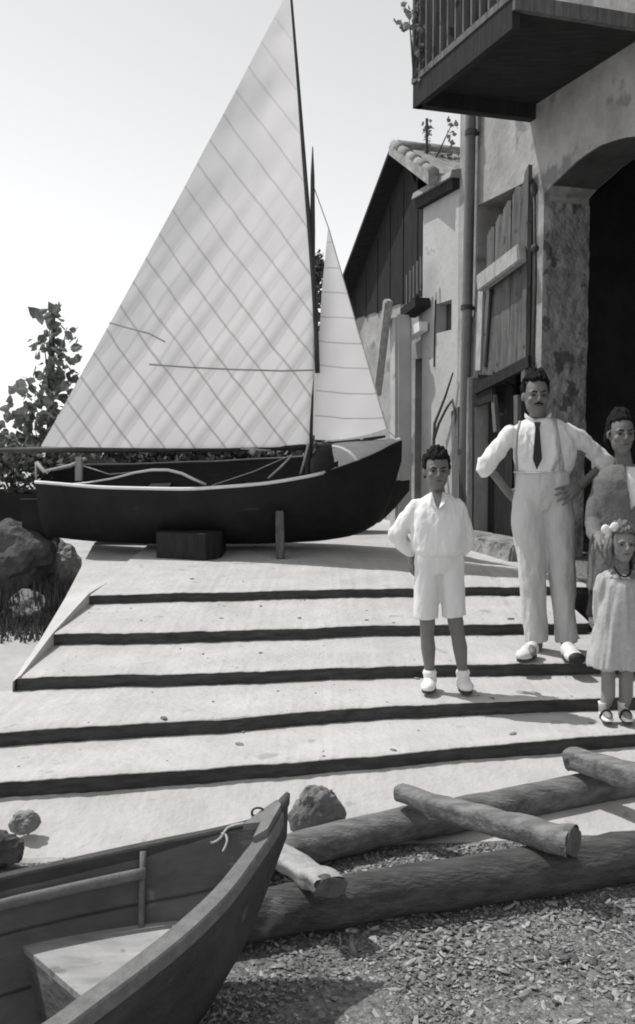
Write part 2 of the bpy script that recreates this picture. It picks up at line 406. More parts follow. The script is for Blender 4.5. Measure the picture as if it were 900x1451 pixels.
sheet(bb, Pn, Pf, 14); bmesh.ops.subdivide_edges(bb, edges=bb.edges[:], cuts=2, use_grid_fill=True)
for v in bb.verts: v.co.z += .02 * noise.noise(v.co * 6)
struct('bank', bb, M['gravel'])

# gravel bed and pebbles in the foreground
gb = BM(); n = 46
def gb_edge(x): return 3.66 + .10 * x
rows = []
for j in range(n + 1):
    row = []
    for i in range(n + 1):
        x = -2.2 + 5.4 * i / n; y1 = gb_edge(x) + .06; y = .6 + (y1 - .6) * j / n
        row.append(gb.verts.new((x, y, CAMZ + GZ + .028 + .012 * noise.noise(Vector((x * 4, y * 4, 3))))))
    rows.append(row)
for r0, r1 in zip(rows, rows[1:]):
    for i in range(n): gb.faces.new((r0[i], r0[i + 1], r1[i + 1], r1[i]))
struct('gravel_bed', gb, M['gravel'], smooth=True)
ib = BM(); bmesh.ops.create_icosphere(ib, subdivisions=1, radius=1)
V0 = np.array([v.co[:] for v in ib.verts]); F0 = np.array([[v.index for v in f.verts] for f in ib.faces]); ib.free()
rng = np.random.default_rng(3); N = 52000
ww = (2.5, 4.5); X = rng.uniform(-1.1, 2.6, N); Y = 1.9 + (rng.random(N)) ** .9 * 2.0
keep = Y < 3.66 + .1 * X + .03; X, Y = X[keep], Y[keep]; N = len(X)
sz = np.exp(rng.normal(math.log(.0040), .45, N)).clip(.0022, .02)
vv = V0[None] * (1 + rng.normal(0, .25, (N, len(V0), 1))) * sz[:, None, None] * np.stack([rng.uniform(.9, 2.5, N), rng.uniform(.6, 1.2, N), rng.uniform(.25, .6, N)], 1)[:, None, :]
tl = rng.normal(0, .35, N)[:, None]; vv = np.stack([vv[..., 0] * np.cos(tl) - vv[..., 2] * np.sin(tl), vv[..., 1], vv[..., 0] * np.sin(tl) + vv[..., 2] * np.cos(tl)], -1)
an = rng.uniform(0, 6.28, N); ca, sa = np.cos(an)[:, None], np.sin(an)[:, None]
vx = vv[..., 0] * ca - vv[..., 1] * sa; vy = vv[..., 0] * sa + vv[..., 1] * ca
allv = np.stack([vx + X[:, None], vy + Y[:, None], vv[..., 2] + (CAMZ + GZ + .03 + sz * .2)[:, None]], -1).reshape(-1, 3)
allf = (F0[None] + (np.arange(N) * len(V0))[:, None, None]).reshape(-1, 3)
me = bpy.data.meshes.new('pebbles'); me.from_pydata(allv.tolist(), [], allf.tolist())
mi = rng.integers(0, 4, N).repeat(len(F0))
po = link('pebbles', me, M['pebble'], smooth=False)
for nm, v in (('dark pebble', .11), ('pale pebble', .33), ('grey pebble', .22)): me.materials.append(mat(nm, v, .3, 30, .9, .2))
me.polygons.foreach_set('material_index', mi.astype('i').tolist())
po['kind'] = 'stuff'; po['label'] = 'loose gravel and pebbles on the shore'; po['category'] = 'gravel'

def rock(name, c, r, label, m='rock', seed=0, parent=None, group=None, facet=.35):
    b = BM(); bmesh.ops.create_icosphere(b, subdivisions=4, radius=1)
    for v in b.verts:
        k = 1 + facet * noise.noise(v.co * 1.3 + Vector((seed, 0, 0))) + .13 * noise.noise(v.co * 4 + Vector((seed, 1, 0))) + .05 * noise.noise(v.co * 11)
        v.co = Vector((v.co.x * r[0], v.co.y * r[1], v.co.z * r[2])) * k + Vector(c)
    return props(link(name, b, M[m], smooth=False), label, 'rock', group)
p = atz(448, 1178, -1.56); M['rock_pale'] = mat('pale grey rock', .17, .5, 7, .95, .8, 18, dist=.03)
rock('rock', p + Vector((0, .12, .03)), (.10, .08, .125), 'upright grey stone standing on the apron behind the bow of the rowing boat', 'rock_pale', seed=2)
p = atz(32, 1176, -1.55); rock('rock', p + Vector((0, .03, .02)), (.055, .04, .045), 'small dark stone on the pale apron at the left edge', 'stone', seed=5)
p = atz(0, 1215, -1.58); rock('rock', p + Vector((-.01, .03, .02)), (.09, .05, .075), 'larger grey stone beside the far rail of the rowing boat, cut by the left edge', seed=9)

b = BM(); r = random.Random(11)
for _ in range(230):
    k = r.randrange(0, 5); E = edges[k]; i = r.randrange(5, len(E) - 5); p = E[i]; nxt = edges[k + 1] if k < 4 else None
    t = r.random() ** 2 if r.random() < .5 else 1 - r.random() ** 3 * .9
    if nxt: q = at_x(nxt, p.x); q = Vector((p.x, q.y - .01, q.z - ST[k + 1][1]))
    else: q = Vector((p.x, p.y + 2.2, p.z + .08))
    c = p.lerp(q, .04 + .94 * t); sz_ = r.choice((.003, .004, .004, .006, .008, .016)) * r.uniform(.7, 1.2)
    if c.x < -1.6: continue
    bmesh.ops.create_icosphere(b, subdivisions=1, radius=1, matrix=Matrix.Translation(c + Vector((0, 0, sz_ * .2))) @ Matrix.Rotation(r.uniform(0, 6), 4, 'Z') @ Matrix.Diagonal((sz_ * r.uniform(.8, 1.8), sz_, sz_ * .5, 1)))
for v in b.verts: v.co += Vector((noise.noise(v.co * 60), noise.noise(v.co * 70 + Vector((5, 0, 0))), 0)) * .004
do = link('debris', b, mat('crumbled mortar', .2, .5, 30, .95, .3)); do['kind'] = 'stuff'; do['label'] = 'scattered crumbs of stone and dirt on the slipway steps'; do['category'] = 'debris'

# ------------------------------------------------------------------ the boathouse with balcony and arch
H = thing('stone_house', 'plastered boathouse with a wide dark arch, plank shutter doors and wooden balcony on the right', 'house', fp(7, -1.0))
T = .45; IN = -FN * T
jY, jz = fyz(771, 276)
arch_px = [(771, 276), (782, 262), (800, 245), (815, 230), (832, 217), (850, 206), (870, 199), (885, 195), (900, 193)]
arch = [fyz(*q) for q in arch_px]
cY = arch[-1][0] - .25; ztop = max(a[1] for a in arch) + .03
far_half = arch + [(cY, ztop)]
near_half = [(2 * cY - y, z) for y, z in arch[::-1]]
dY0, dtop = fyz(756, 252); dY1 = fyz(676, 400)[0]; pipeY = fyz(661, 400)[0]; endY = fyz(650, 400)[0]
BZ = -1.12
out = [(endY, BZ), (endY, 5.6), (2.2, 5.6), (2.2, BZ), (near_half[-1][0], BZ)] + near_half[::-1] + far_half[::-1] + [(jY, BZ), (dY0, BZ), (dY0, dtop), (dY1, dtop), (dY1, BZ)]
b = BM(); prism(b, [fp(y, z) for y, z in out], IN)
bmesh.ops.recalc_face_normals(b, faces=b.faces)
wall = link('wall', b, M['plaster'], H)
# rough stone lining of the far jamb
b = BM(); n1, n2 = 14, 44
g = []
for j in range(n2 + 1):
    z = BZ + .04 + (jz - BZ - .1) * j / n2; row = []
    for i in range(n1 + 1):
        o = -T * i / n1; nn = Vector((z * 3, o * 6, 1))
        bulge = .012 + .03 * abs(noise.noise(Vector((o * 9, z * 5, 0)))) + .02 * noise.noise(Vector((o * 20, z * 14, 4)))
        if i == 0 : bulge = .002
        row.append(b.verts.new(fp(jY - bulge, z, o)))
    g.append(row)
for r0, r1 in zip(g, g[1:]):
    for i in range(n1): b.faces.new((r0[i], r0[i + 1], r1[i + 1], r1[i]))
link('jamb_stonework', b, M['stone'], H, smooth=True)
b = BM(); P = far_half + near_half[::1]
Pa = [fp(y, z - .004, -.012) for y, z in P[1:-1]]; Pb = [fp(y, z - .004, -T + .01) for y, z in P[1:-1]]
sheet(b, Pa, Pb); link('soffit_shade', b, M['interior'], H)  # thin dark sheet that puts shade on the underside of the arch
# interior room
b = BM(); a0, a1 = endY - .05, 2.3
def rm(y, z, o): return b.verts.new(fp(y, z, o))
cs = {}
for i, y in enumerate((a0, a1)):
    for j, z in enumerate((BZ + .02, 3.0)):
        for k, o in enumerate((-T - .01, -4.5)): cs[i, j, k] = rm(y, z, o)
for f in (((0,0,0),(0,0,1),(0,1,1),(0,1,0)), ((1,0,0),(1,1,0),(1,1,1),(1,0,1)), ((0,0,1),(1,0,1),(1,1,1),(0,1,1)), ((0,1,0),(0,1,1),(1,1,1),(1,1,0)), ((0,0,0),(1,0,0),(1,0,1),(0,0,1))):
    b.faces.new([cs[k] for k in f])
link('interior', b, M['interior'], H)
# other outer walls and roof of the block
b = BM()
prism(b, [fp(endY, BZ, -T), fp(endY, 5.6, -T), fp(endY, 5.6, -5), fp(endY, BZ, -5)], Vector((-.1, .28, 0)))
link('side_wall', b, M['plaster'], H); b = BM()
prism(b, [fp(2.2, BZ, -T), fp(2.2, 5.6, -T), fp(2.2, 5.6, -5), fp(2.2, BZ, -5)], Vector((0, .3, 0)))
link('side_wall', b, M['plaster'], H)
b = BM(); prism(b, [fp(endY + .3, 5.6, .5), fp(endY + .3, 5.75, .5), fp(endY + .3, 7.2, -2.5), fp(endY + .3, 5.6, -5.5)], fp(1.9, 0) - fp(endY + .3, 0))
link('roof', b, M['tile'], H)
# plank shutter door, ragged top
D = []
b = BM(); yy = dY0 - .02; k = 0
tops_px = [(758, 256), (745, 262), (731, 278), (716, 292), (702, 300), (690, 400), (682, 410)]
Ys = np.linspace(dY0 - .01, dY1 + .03, 8)
tops = [dtop + .0, dtop - .04, dtop - .13, dtop - .22, dtop - .3, dtop - .95, dtop - 1.05]
zlow = fyz(715, 530)[1]
for i in range(7):
    a, c = Ys[i] + .006, Ys[i + 1] - .006; t = tops[i] ; lo = zlow + .05 * noise.noise(Vector((i * 1.7, 0, 0)))
    tilt = .02 * noise.noise(Vector((i * 2.3, 5, 0))); off = .012 + .02 * noise.noise(Vector((i, 9, 3)))
    prism(b, [fp(a, lo, off), fp(c, lo + .02, off + .01), fp(c + tilt, t - .05, off), fp((a + c) / 2, t + .02, off), fp(a + tilt, t, off)], FN * .03)
link('shutter_plank', b, M['grey_wood'], H)['kind'] = 'stuff'
H.children[-1].pop('kind', None)
b = BM(); q0 = fac(681, 402, .12); q1 = fac(740, 358, .12)
beam(b, q0, q1, .09, .16); bmesh.ops.bevel(b, geom=b.edges[:], offset=.012, segments=2, affect='EDGES')
link('door_batten', b, M['pale_wood'], H)
b = BM(); y_ = dY0 + .02
prism(b, [fp(y_ - .05, zlow - .1, .03), fp(y_ + .015, zlow - .1, .03), fp(y_ + .015, dtop + .04, .03), fp(y_ - .05, dtop + .1, .03)], FN * .04)
link('door_post', b, M['grey_wood'], H)
b = BM(); tube(b, [fac(757, 262, .075), fac(759, 400, .075), fac(755, 538, .075)], .013, 8); ell(b, fac(758, 352, .08), (.035, .035, .04)); ell(b, fac(757, 268, .08), (.03, .03, .06))
link('hinge_rod', b, M['iron'], H, smooth=True)
# lower half: dark leaf, rail, stub posts and hanging scraps of plank
b = BM()
for i in range(6):
    a = dY0 + .04 + (dY1 - dY0 - .08) * i / 6; c = a + (dY1 - dY0 - .08) / 6 - .02
    if i in (2,): continue
    prism(b, [fp(a, BZ + .12, -.16), fp(c, BZ + .1, -.15), fp(c, zlow - .06, -.14), fp(a, zlow - .1, -.15)], FN * .03)
link('lower_door', b, M['dark_wood'], H)
b = BM(); beam(b, fac(674, 552, .05), fac(752, 512, .05), .05, .1); beam(b, fac(674, 565, .03), fac(700, 556, .03), .04, .16)
link('door_rail', b, M['dark_wood'], H)
b = BM(); 
for (x0, y0, x1, y1, wd) in ((733, 560, 735, 735, .07), (700, 560, 704, 612, .06), (727, 470, 722, 500, .05)):
    beam(b, fac(x0, y0, .02), fac(x1, y1, .02), wd, .04, FN)
link('door_stile', b, M['grey_wood'], H)
b = BM(); beam(b, fac(664, 535, .06), fac(663, 760, .05), .09, .06, FN); bmesh.ops.bevel(b, geom=b.edges[:], offset=.01, segments=1, affect='EDGES')
link('door_jamb_board', b, M['pale_wood'], H)
b = BM(); beam(b, fac(683, 412, .045), fac(679, 525, .045), .1, .035, FN); link('loose_plank', b, M['pale_wood'], H)
b = BM(); beam(b, fac(697, 410, .05), fac(689, 520, .05), .035, .03, FN); link('plank_gap_strip', b, M['dark_wood'], H)
# stone sill / bench at the foot of the front, as behind the man
b = BM()
prism(b, [fp(dY1 + .2, BZ, 0), fp(dY1 + .2, BZ + .24, 0), fp(dY1 + .2, BZ + .22, .32), fp(dY1 + .2, BZ, .36)], fp(jY - .1, 0) - fp(dY1 + .2, 0))
bmesh.ops.bevel(b, geom=b.edges[:], offset=.02, segments=2, affect='EDGES')
link('stone_sill', b, M['stone'], H)
# down pipe
pp = thing('drain_pipe', 'dark round down pipe running down the plaster beside the plank doors', 'drain pipe', fac(658, 760, .07))
b = BM(); tube(b, [fac(668, 60, .08), fac(667, 180, .08), fac(663, 400, .08), fac(658, 620, .08), fac(655, 775, .08)], .052, 14); link('pipe', b, M['pipe'], pp, smooth=True)
for y in (188, 436, 640):
    b = BM(); q = fac(668 - (y - 180) * .025, y, .08); tube(b, [q - Vector((0, 0, .025)), q + Vector((0, 0, .025))], .062, 14); beam(b, q, q - FN * .1, .03, .03); link('clamp', b, M['iron'], pp)
# balcony
far_o = fac(592, 165, 1.06); zb = 2.79; ot = 3.02
fY = fyz(755, 178)[0]
def bal(o, Y, z): return fp(Y, z, o)
_p = fac(735, 2, 1.06); nearY = _p.y + 1.06 * FK / math.hypot(1, FK); ot = _p.z - CAMZ
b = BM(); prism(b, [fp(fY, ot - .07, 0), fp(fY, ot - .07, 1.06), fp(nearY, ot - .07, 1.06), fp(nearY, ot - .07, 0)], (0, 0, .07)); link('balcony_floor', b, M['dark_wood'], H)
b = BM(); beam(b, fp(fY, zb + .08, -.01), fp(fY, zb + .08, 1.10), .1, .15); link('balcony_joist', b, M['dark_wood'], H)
for t in ():
    b = BM(); yq = fY + (nearY - fY) * t; beam(b, fp(yq, zb + .09, -.01), fp(yq, zb + .09, 1.0), .09, .13); link('balcony_joist', b, M['dark_wood'], H)
b = BM(); beam(b, fp(fY + .05, zb + .11, 1.09), fp(nearY - .02, zb + .11, 1.09), .06, .21); link('balcony_edge_beam', b, M['dark_wood'], H)
b = BM(); beam(b, fp(nearY - .03, ot - .03, -.01), fp(nearY - .03, ot - .03, 1.12), .05, .1); link('balcony_end_board', b, M['grey_wood'], H)
b = BM(); beam(b, fp(fY + .06, ot + .03, 1.09), fp(nearY - .05, ot + .03, 1.09), .08, .05); link('balcony_bottom_rail', b, M['grey_wood'], H)
b = BM(); beam(b, fp(fY + .06, ot + .95, 1.09), fp(nearY - .05, ot + .95, 1.09), .09, .06); beam(b, fp(fY, ot + .95, 0), fp(fY, ot + .95, 1.09), .07, .06); link('balcony_top_rail', b, M['grey_wood'], H)
for i in range(13):
    b = BM(); yq = fY + .03 - (fY - nearY) * i / 12; beam(b, fp(yq, ot + .055, 1.09), fp(yq + .004 * (i % 3), ot + .92, 1.09), .085, .022, fp(1, 0) - fp(0, 0)); link('baluster', b, M['grey_wood'], H)
for i in range(1, 6):
    b = BM(); o = 1.09 * i / 6; beam(b, fp(fY, ot, o), fp(fY, ot + .92, o), .03, .05, FN); link('baluster', b, M['grey_wood'], H)

# low annexe wall between house and gable shed
K = thing('wall_annexe', 'low plastered wall with small square opening and tiled coping left of the down pipe', 'building', fp(10.2, -1))
e2 = fyz(599, 400)[0]; ctop = 2.66
h0Y, h1Y = fyz(640, 440)[0], fyz(617, 440)[0]; hz0, hz1 = fyz(628, 470)[1], fyz(628, 428)[1]
b = BM(); EXT = -FN * 1.09
for (ya, yb, za, zc) in ((endY + .005, h0Y, BZ, ctop), (h1Y, e2, BZ, ctop), (h0Y, h1Y, BZ, hz0), (h0Y, h1Y, hz1, ctop)):
    prism(b, [fp(ya, za), fp(yb, za), fp(yb, zc), fp(ya, zc)], EXT)
bmesh.ops.remove_doubles(b, verts=b.verts, dist=.0005)
link('wall', b, M['plaster_light'], K)
b = BM(); prism(b, [fp(h0Y - .04, hz0 - .05, -.13), fp(h1Y + .04, hz0 - .05, -.13), fp(h1Y + .04, hz1 + .05, -.13), fp(h0Y - .04, hz1 + .05, -.13)], -FN * .03); link('niche_shade', b, M['interior'], K)  # dark panel set in to give the opening its shade
b = BM(); prism(b, [fp(endY + .01, BZ, -1.1), fp(e2 - .01, BZ, -1.1), fp(e2 - .01, ctop - .02, -1.1), fp(endY + .01, ctop - .02, -1.1)], -FN * 2.5); link('inner_block', b, M['interior'], K)
b = BM(); prism(b, [fp(endY - .02, ctop, .12), fp(endY - .02, ctop + .07, .1), fp(endY - .02, ctop + .2, -.4), fp(endY - .02, ctop, -.4)], fp(e2 + .05, 0) - fp(endY - .02, 0)); link('coping', b, M['tile'], K)
b = BM(); prism(b, [fp(endY - .0, ctop - .1, .08), fp(endY - .0, ctop - .005, .09), fp(endY - .0, ctop - .005, .0), fp(endY - .0, ctop - .1, 0.0)], fp(e2 + .04, 0) - fp(endY, 0)); link('fascia_board', b, M['dark_wood'], K)
b = BM(); tube(b, [fac(617, 425, .01), fac(616, 470, .012), fac(615, 520, .01)], .008, 6); link('crack_strip', b, M['iron'], K)
# forked branch leaning on the annexe
fb = thing('forked_branch', 'thin dark forked branch leaning against the pale wall behind the boy', 'branch', fac(615, 760, .2))
b = BM(); tube(b, [fac(614, 770, .25), fac(615, 700, .16), fac(614, 640, .12), fac(616, 600, .1), fac(630, 565, .08), fac(642, 528, .05)], [.022, .02, .018, .016, .013, .009], 8); link('stem', b, M['bark'], fb, smooth=True)
b = BM(); tube(b, [fac(615, 622, .12), fac(622, 600, .12), fac(633, 578, .1), fac(641, 567, .08), fac(646, 590, .07), fac(643, 640, .07)], [.016, .015, .014, .014, .011, .008], 8); link('side_shoot', b, M['bark'], fb, smooth=True)
bd = thing('leaning_board', 'weathered dark board propped upright against the wall beside the down pipe', 'board', fac(647, 765, .12))
b = BM(); beam(b, fac(648, 768, .2), fac(646, 580, .04), .16, .03, FN); link('plank', b, M['grey_wood'], bd)

# gable shed beyond
G = thing('gable_shed', 'dark boarded gable shed with wide tiled overhanging roof beyond the low wall', 'shed', fp(12, -1))
OFF = .22
ap = fac(551, 219, OFF); nr = fac(607, 262, OFF); fr_ = fac(488, 388, OFF)
def un(p): return p.y + OFF * FK / math.hypot(1, FK), p.z - CAMZ     # Y on the plane without the offset
apY, apz = un(ap); nY, nz_ = un(nr); fYy, fz = un(fr_)
sl = (apz - fz) / (fYy - apY); fYy2 = fYy + 1.2; fz2 = fz - 1.2 * sl
b = BM(); prism(b, [fp(apY, apz, OFF), fp(fYy2, fz2, OFF), fp(fYy2, fz2 + .05, OFF), fp(apY, apz + .05, OFF)], -FN * 5); link('far_roof_slope', b, M['dark_wood'], G)
b = BM(); prism(b, [fp(apY, apz, OFF), fp(nY, nz_, OFF), fp(nY, nz_ + .13, OFF), fp(apY, apz + .1, OFF)], -FN * 5); link('near_roof_slope', b, M['tile'], G)
b = BM()
for i in range(5):                           # rounded verge tiles
    t0 = i / 5; t1 = (i + 1.05) / 5
    p = fp(apY + (nY - apY) * t0, apz + (nz_ - apz) * t0 + .12, OFF - .06); q = fp(apY + (nY - apY) * t1, apz + (nz_ - apz) * t1 + .13, OFF - .06)
    tube(b, [p, q], [.05, .06], 10)
for i in range(10):
    p = fp(apY, apz + .1, OFF - .1 - i * .4); q = fp(apY, apz + .1, OFF - .55 - i * .4); tube(b, [p, q], [.075, .065], 10)
link('ridge_tile', b, M['tile'], G, smooth=True)
b = BM(); zb2 = 1.62
prism(b, [fp(e2 + .02, zb2, .0), fp(e2 + .02, nz_ + .0, 0), fp(apY, apz - .06, 0), fp(fYy2, max(zb2 + .05, fz2 - .05), 0), fp(fYy2, zb2, 0)], -FN * .12); link('gable_boarding', b, M['dark_wood'], G)  # shade of the gable wall is put into the board colour
for i in range(9):
    b = BM(); y = e2 + .15 + i * .38
    zt = nz_ + (apz - nz_) * (y - nY) / (apY - nY) if y < apY else apz - (y - apY) * sl
    if zt - .1 < zb2 + .1: continue
    beam(b, fp(y, zb2 - .03, .003), fp(y, zt - .1, .003), .05, .012, FN); link('cover_strip', b, M['dark_wood'], G)
dA, dB = fyz(598, 560)[0] + .03, fyz(586, 560)[0]; dT = fyz(590, 508)[1]
b = BM()
prism(b, [fp(e2 + .02, BZ, -.02), fp(dA, BZ, -.02), fp(dA, dT, -.02), fp(dB, dT, -.02), fp(dB, BZ, -.02), fp(16, BZ, -.02), fp(16, zb2, -.02), fp(e2 + .02, zb2, -.02)], -FN * .3)
link('wall', b, M['plaster'], G)
b = BM(); prism(b, [fp(dA - .05, BZ, -.33), fp(dB + .05, BZ, -.33), fp(dB + .05, dT + .05, -.33), fp(dA - .05, dT + .05, -.33)], -FN * .1); link('door', b, M['interior'], G)
b = BM(); beam(b, fac(600, 462, .08), fac(576, 478, .08), .1, .1); link('lintel', b, M['white_paint'], G)
b = BM(); beam(b, fac(599, 428, .10), fac(578, 444, .10), .18, .1); link('small_balcony_floor', b, M['dark_wood'], G)
for i in range(5):
    b = BM(); x = 577 + i * 5; y = 440 - i * 5.2; beam(b, fac(x, y - 8, .16), fac(x, y - 50 - i * 1.5, .16), .035, .02, FN); link('small_baluster', b, M['grey_wood'], G)
b = BM(); beam(b, fac(568, 447, .22), fac(568, 765, .22), .2, .2, FN); bmesh.ops.bevel(b, geom=b.edges[:], offset=.03, segments=2, affect='EDGES'); link('pillar', b, M['plaster_light'], G)
b = BM(); beam(b, fac(550, 425, .4), fac(534, 560, .3), .09, .09, FN); bmesh.ops.bevel(b, geom=b.edges[:], offset=.015, segments=2, affect='EDGES'); link('brace', b, M['pale_wood'], G)

# ------------------------------------------------------------------ foliage
def leaves(b, c, n, spread, size, seed, up=.3):
    r = random.Random(seed)
    for _ in range(n):
        v = Vector((r.gauss(0, 1), r.gauss(0, 1), r.gauss(0, 1)));
        if v.length > 1.9: v *= 1.9 / v.length
        p = Vector(c) + Vector((v.x * spread[0], v.y * spread[1], v.z * spread[2])) * .55
        leaf(b, p, size * r.uniform(.6, 1.25), r)
def leaf(b, p, s, r):
    d = Vector((r.uniform(-1, 1), r.uniform(-1, 1), r.uniform(-1, .6))).normalized()
    sd_ = d.cross(Vector((r.uniform(-1, 1), r.uniform(-1, 1), r.uniform(-.2, 1)))).normalized(); nn = d.cross(sd_)
    sh = ((0, 0), (.28, -.42), (.62, -.38), (1.1, 0), (.62, .38), (.28, .42))
    vs = [b.verts.new(p + d * (a * s) + sd_ * (c * s) + nn * (abs(c) * .25 * s)) for a, c in sh]
    b.faces.new((vs[0], vs[1], vs[2], vs[3])); b.faces.new((vs[0], vs[3], vs[4], vs[5]))
def bush(name, spots, lsize, label, cat, m='leaf', trunk=None, seed=1, group=None, dens=90):
    """spots: (centre, (rx, ry, rz), weight)"""
    base = Vector(spots[0][0]); base.z = min(s[0].z - s[1][2] for s in spots)
    if trunk: base = Vector(trunk[0])
    t = thing(name, label, cat, base, group)
    b = BM()
    for i, (c, sp, wgt) in enumerate(spots): leaves(b, c, int(dens * wgt), sp, lsize, seed * 31 + i)
    link('crown' if trunk else 'foliage', b, M[m], t)
    b = BM()
    root = Vector(trunk[0]) if trunk else base
    if trunk: tube(b, trunk, [.05 * (1 - i / len(trunk)) + .012 for i in range(len(trunk))], 10)
    for c, sp, wgt in spots:
        src = min(trunk, key=lambda q: (Vector(q) - c).length + (2 if q[2] > c.z else 0)) if trunk else root
        mid = (Vector(src) + c) / 2 + Vector((0, 0, .03)); tube(b, [src, mid, c + Vector((0, 0, sp[2] * .5))], [.014, .010, .004], 6)
    link('trunk' if trunk else 'stem', b, M['bark'], t, smooth=True)
    return t
TY = 10.3
sp = []
for (px, py, rx, rz, wg) in ((76, 440, 12, 14, .2), (70, 452, 12, 18, .25), (95, 470, 14, 12, .3), (62, 488, 16, 16, .35), (92, 500, 22, 18, .6), (78, 525, 28, 20, .9), (100, 545, 20, 20, .6), (40, 555, 22, 18, .5), (72, 570, 34, 22, 1.1),
                         (35, 590, 26, 18, .8), (85, 600, 28, 22, 1.0), (50, 620, 40, 22, 1.4), (100, 632, 22, 20, .8), (20, 640, 30, 18, .9), (60, 665, 40, 26, 1.3)):
    sp.append((at(px, py, TY + random.uniform(-.2, .3)), (rx / 128, .3, rz / 128), wg))
bush('poplar_tree', sp, .115, 'young broad-leaved poplar tree rising above the stern of the sailing boat', 'tree', trunk=[at(70, 905, TY), at(72, 780, TY), at(68, 680, TY), at(72, 570, TY), at(76, 440, TY)], seed=4, dens=48)
bush('bush', [(at(15, 665, 10), (.35, .3, .25), 1), (at(-15, 640, 10), (.3, .3, .3), 1), (at(95, 660, 10), (.5, .3, .2), 1.2)], .07, 'dark leafy bush at the left edge behind the boat stern', 'bush', seed=8, dens=330)
for i, (px, py) in enumerate(((180, 665), (280, 668), (380, 668))):
    bush('bush', [(at(px, py - 8, 12.8), (.95, .4, .42), 1)], .10, ['low dark bush seen under the boom near the stern', 'low dark bush seen under the middle of the boom', 'low dark bush seen under the boom near the mast'][i], 'bush', 'leaf_far', seed=20 + i, dens=1800)
bush('poplar_tree', [(at(448, 378, 16), (.14, .2, .25), 1), (at(450, 410, 16), (.2, .2, .3), 1), (at(447, 470, 16), (.3, .3, .5), 1.6), (at(480, 560, 16), (.9, .4, .9), 3)], .09, 'distant dark tree mostly hidden behind the mast and jib', 'tree', 'leaf_far', trunk=[at(450, 745, 16), at(450, 600, 16), at(449, 470, 16)], seed=33, dens=170)
# vine on the balcony and on the annexe roof
bush('climbing_vine', [(fac(588, 10, 1.15), (.14, .1, .1), .6), (fac(580, 35, 1.2), (.14, .1, .07), .45), (fac(596, 60, 1.12), (.05, .08, .12), .35), (fac(600, 90, 1.1), (.04, .06, .1), .25)], .06, 'sparse climbing vine trailing over the corner of the balcony railing', 'vine', seed=41, dens=48)
bush('climbing_vine', [(fac(606, 185, -.2), (.04, .06, .16), .6), (fac(606, 225, -.2), (.07, .08, .12), .8), (fac(628, 228, -.3), (.2, .1, .09), 1.3), (fac(640, 190, -.2), (.05, .06, .2), .5)], .05, 'scrappy dark vine growing on the coping under the balcony', 'vine', seed=43, dens=60)
b = BM(); tube(b, [fac(605, 262, -.15), fac(605, 168, -.15)], .016, 8); ro = link('iron_post', b, M['iron']); props(ro, 'thin iron post standing on the coping among the vine', 'post')
# rough bank with rocks and grass at the left of the slip
rock('boulder', at(25, 775, 9.1) + Vector((-.1, 0, -.1)), (.50, .35, .36), 'large weathered grey boulder under the stern, left of the slipway', seed=14)
rock('boulder', at(95, 800, 9.3) + Vector((-.15, .1, -.2)), (.25, .3, .38), 'narrow dark boulder tucked against the upper corner of the slipway', 'stone', seed=18)
rock('boulder', at(55, 850, 8.6) + Vector((-.1, 0, -.12)), (.22, .2, .18), 'low rock in the grass at the foot of the large boulder', 'stone', seed=19)
b = BM(); r = random.Random(5)
for _ in range(5200):
    px = r.uniform(-60, 125); Y = r.uniform(7.7, 9.6); x = (px - 450) / F * Y; zz = CAMZ + gz(x, Y)
    lim = -1.86 - .11 * (Y - 7) 
    if x > lim - .05: continue
    if Y < 8.1 and r.random() < .7: continue
    hgt = r.uniform(.06, .26) * (1.5 if Y > 8.4 else .6); lean = Vector((r.uniform(-.06, .06), r.uniform(-.06, .06), 0)); wv = Vector((r.uniform(-1, 1), r.uniform(-.4, .4), 0)).normalized() * .008
    p = Vector((x, Y, zz)); v = [b.verts.new(p - wv), b.verts.new(p + wv), b.verts.new(p + lean * .5 + wv * .7 + Vector((0, 0, hgt * .6))), b.verts.new(p + lean + Vector((0, 0, hgt)))]; b.faces.new(v)
go = link('grass', b, M['grass']); go['kind'] = 'stuff'; go['label'] = 'rough grass on the bank left of the slipway'; go['category'] = 'grass'
# far shore hill
b = BM(); rows = []
for j in range(6):
    rows.append([b.verts.new((-500 + 25 * i, 420 + 40 * j, CAMZ + GZ - 1 + (6 + 9 * noise.noise(Vector((i * .17, 0, 0)))) * math.sin(j / 5 * math.pi))) for i in range(41)])
for r0, r1 in zip(rows, rows[1:]):
    for i in range(40): b.faces.new((r0[i], r0[i + 1], r1[i + 1], r1[i]))
struct('hill', b, M['leaf_far'], smooth=True)

# ------------------------------------------------------------------ sailing boat
BY = 9.0; LEN = 3.31; x_st = (53 - 450) / F * 8.6
bz = -.985
SB = thing('sailing_boat', 'small dark sailing boat with white rail and hoisted pale sails on the slipway', 'sailing boat', Vector((x_st + LEN / 2, BY, CAMZ + bz)))
HEEL = math.radians(10)
MB_ = Matrix.Translation(Vector((x_st, BY, CAMZ + bz + .03))) @ Matrix.Rotation(HEEL, 4, 'X')
def Lb(x, y, z): return MB_ @ Vector((x, y, z))
SN = (MB_.to_3x3() @ Vector((0, 1, 0))); SO = MB_ @ Vector((0, 0, 0))
def sp_(px, py, off=0.0):
    d = ray(px, py); t = ((SO - O).dot(SN) - 0) / d.dot(SN); return O + d * t - SN * off
half = [(0, .36), (.15, .48), (.4, .60), (.6, .58), (.75, .46), (.88, .26), (.96, .09), (1, .008)]
sheer = [(0, .655), (.2, .635), (.45, .645), (.65, .69), (.78, .745), (.88, .83), (.95, .9), (1, .985)]
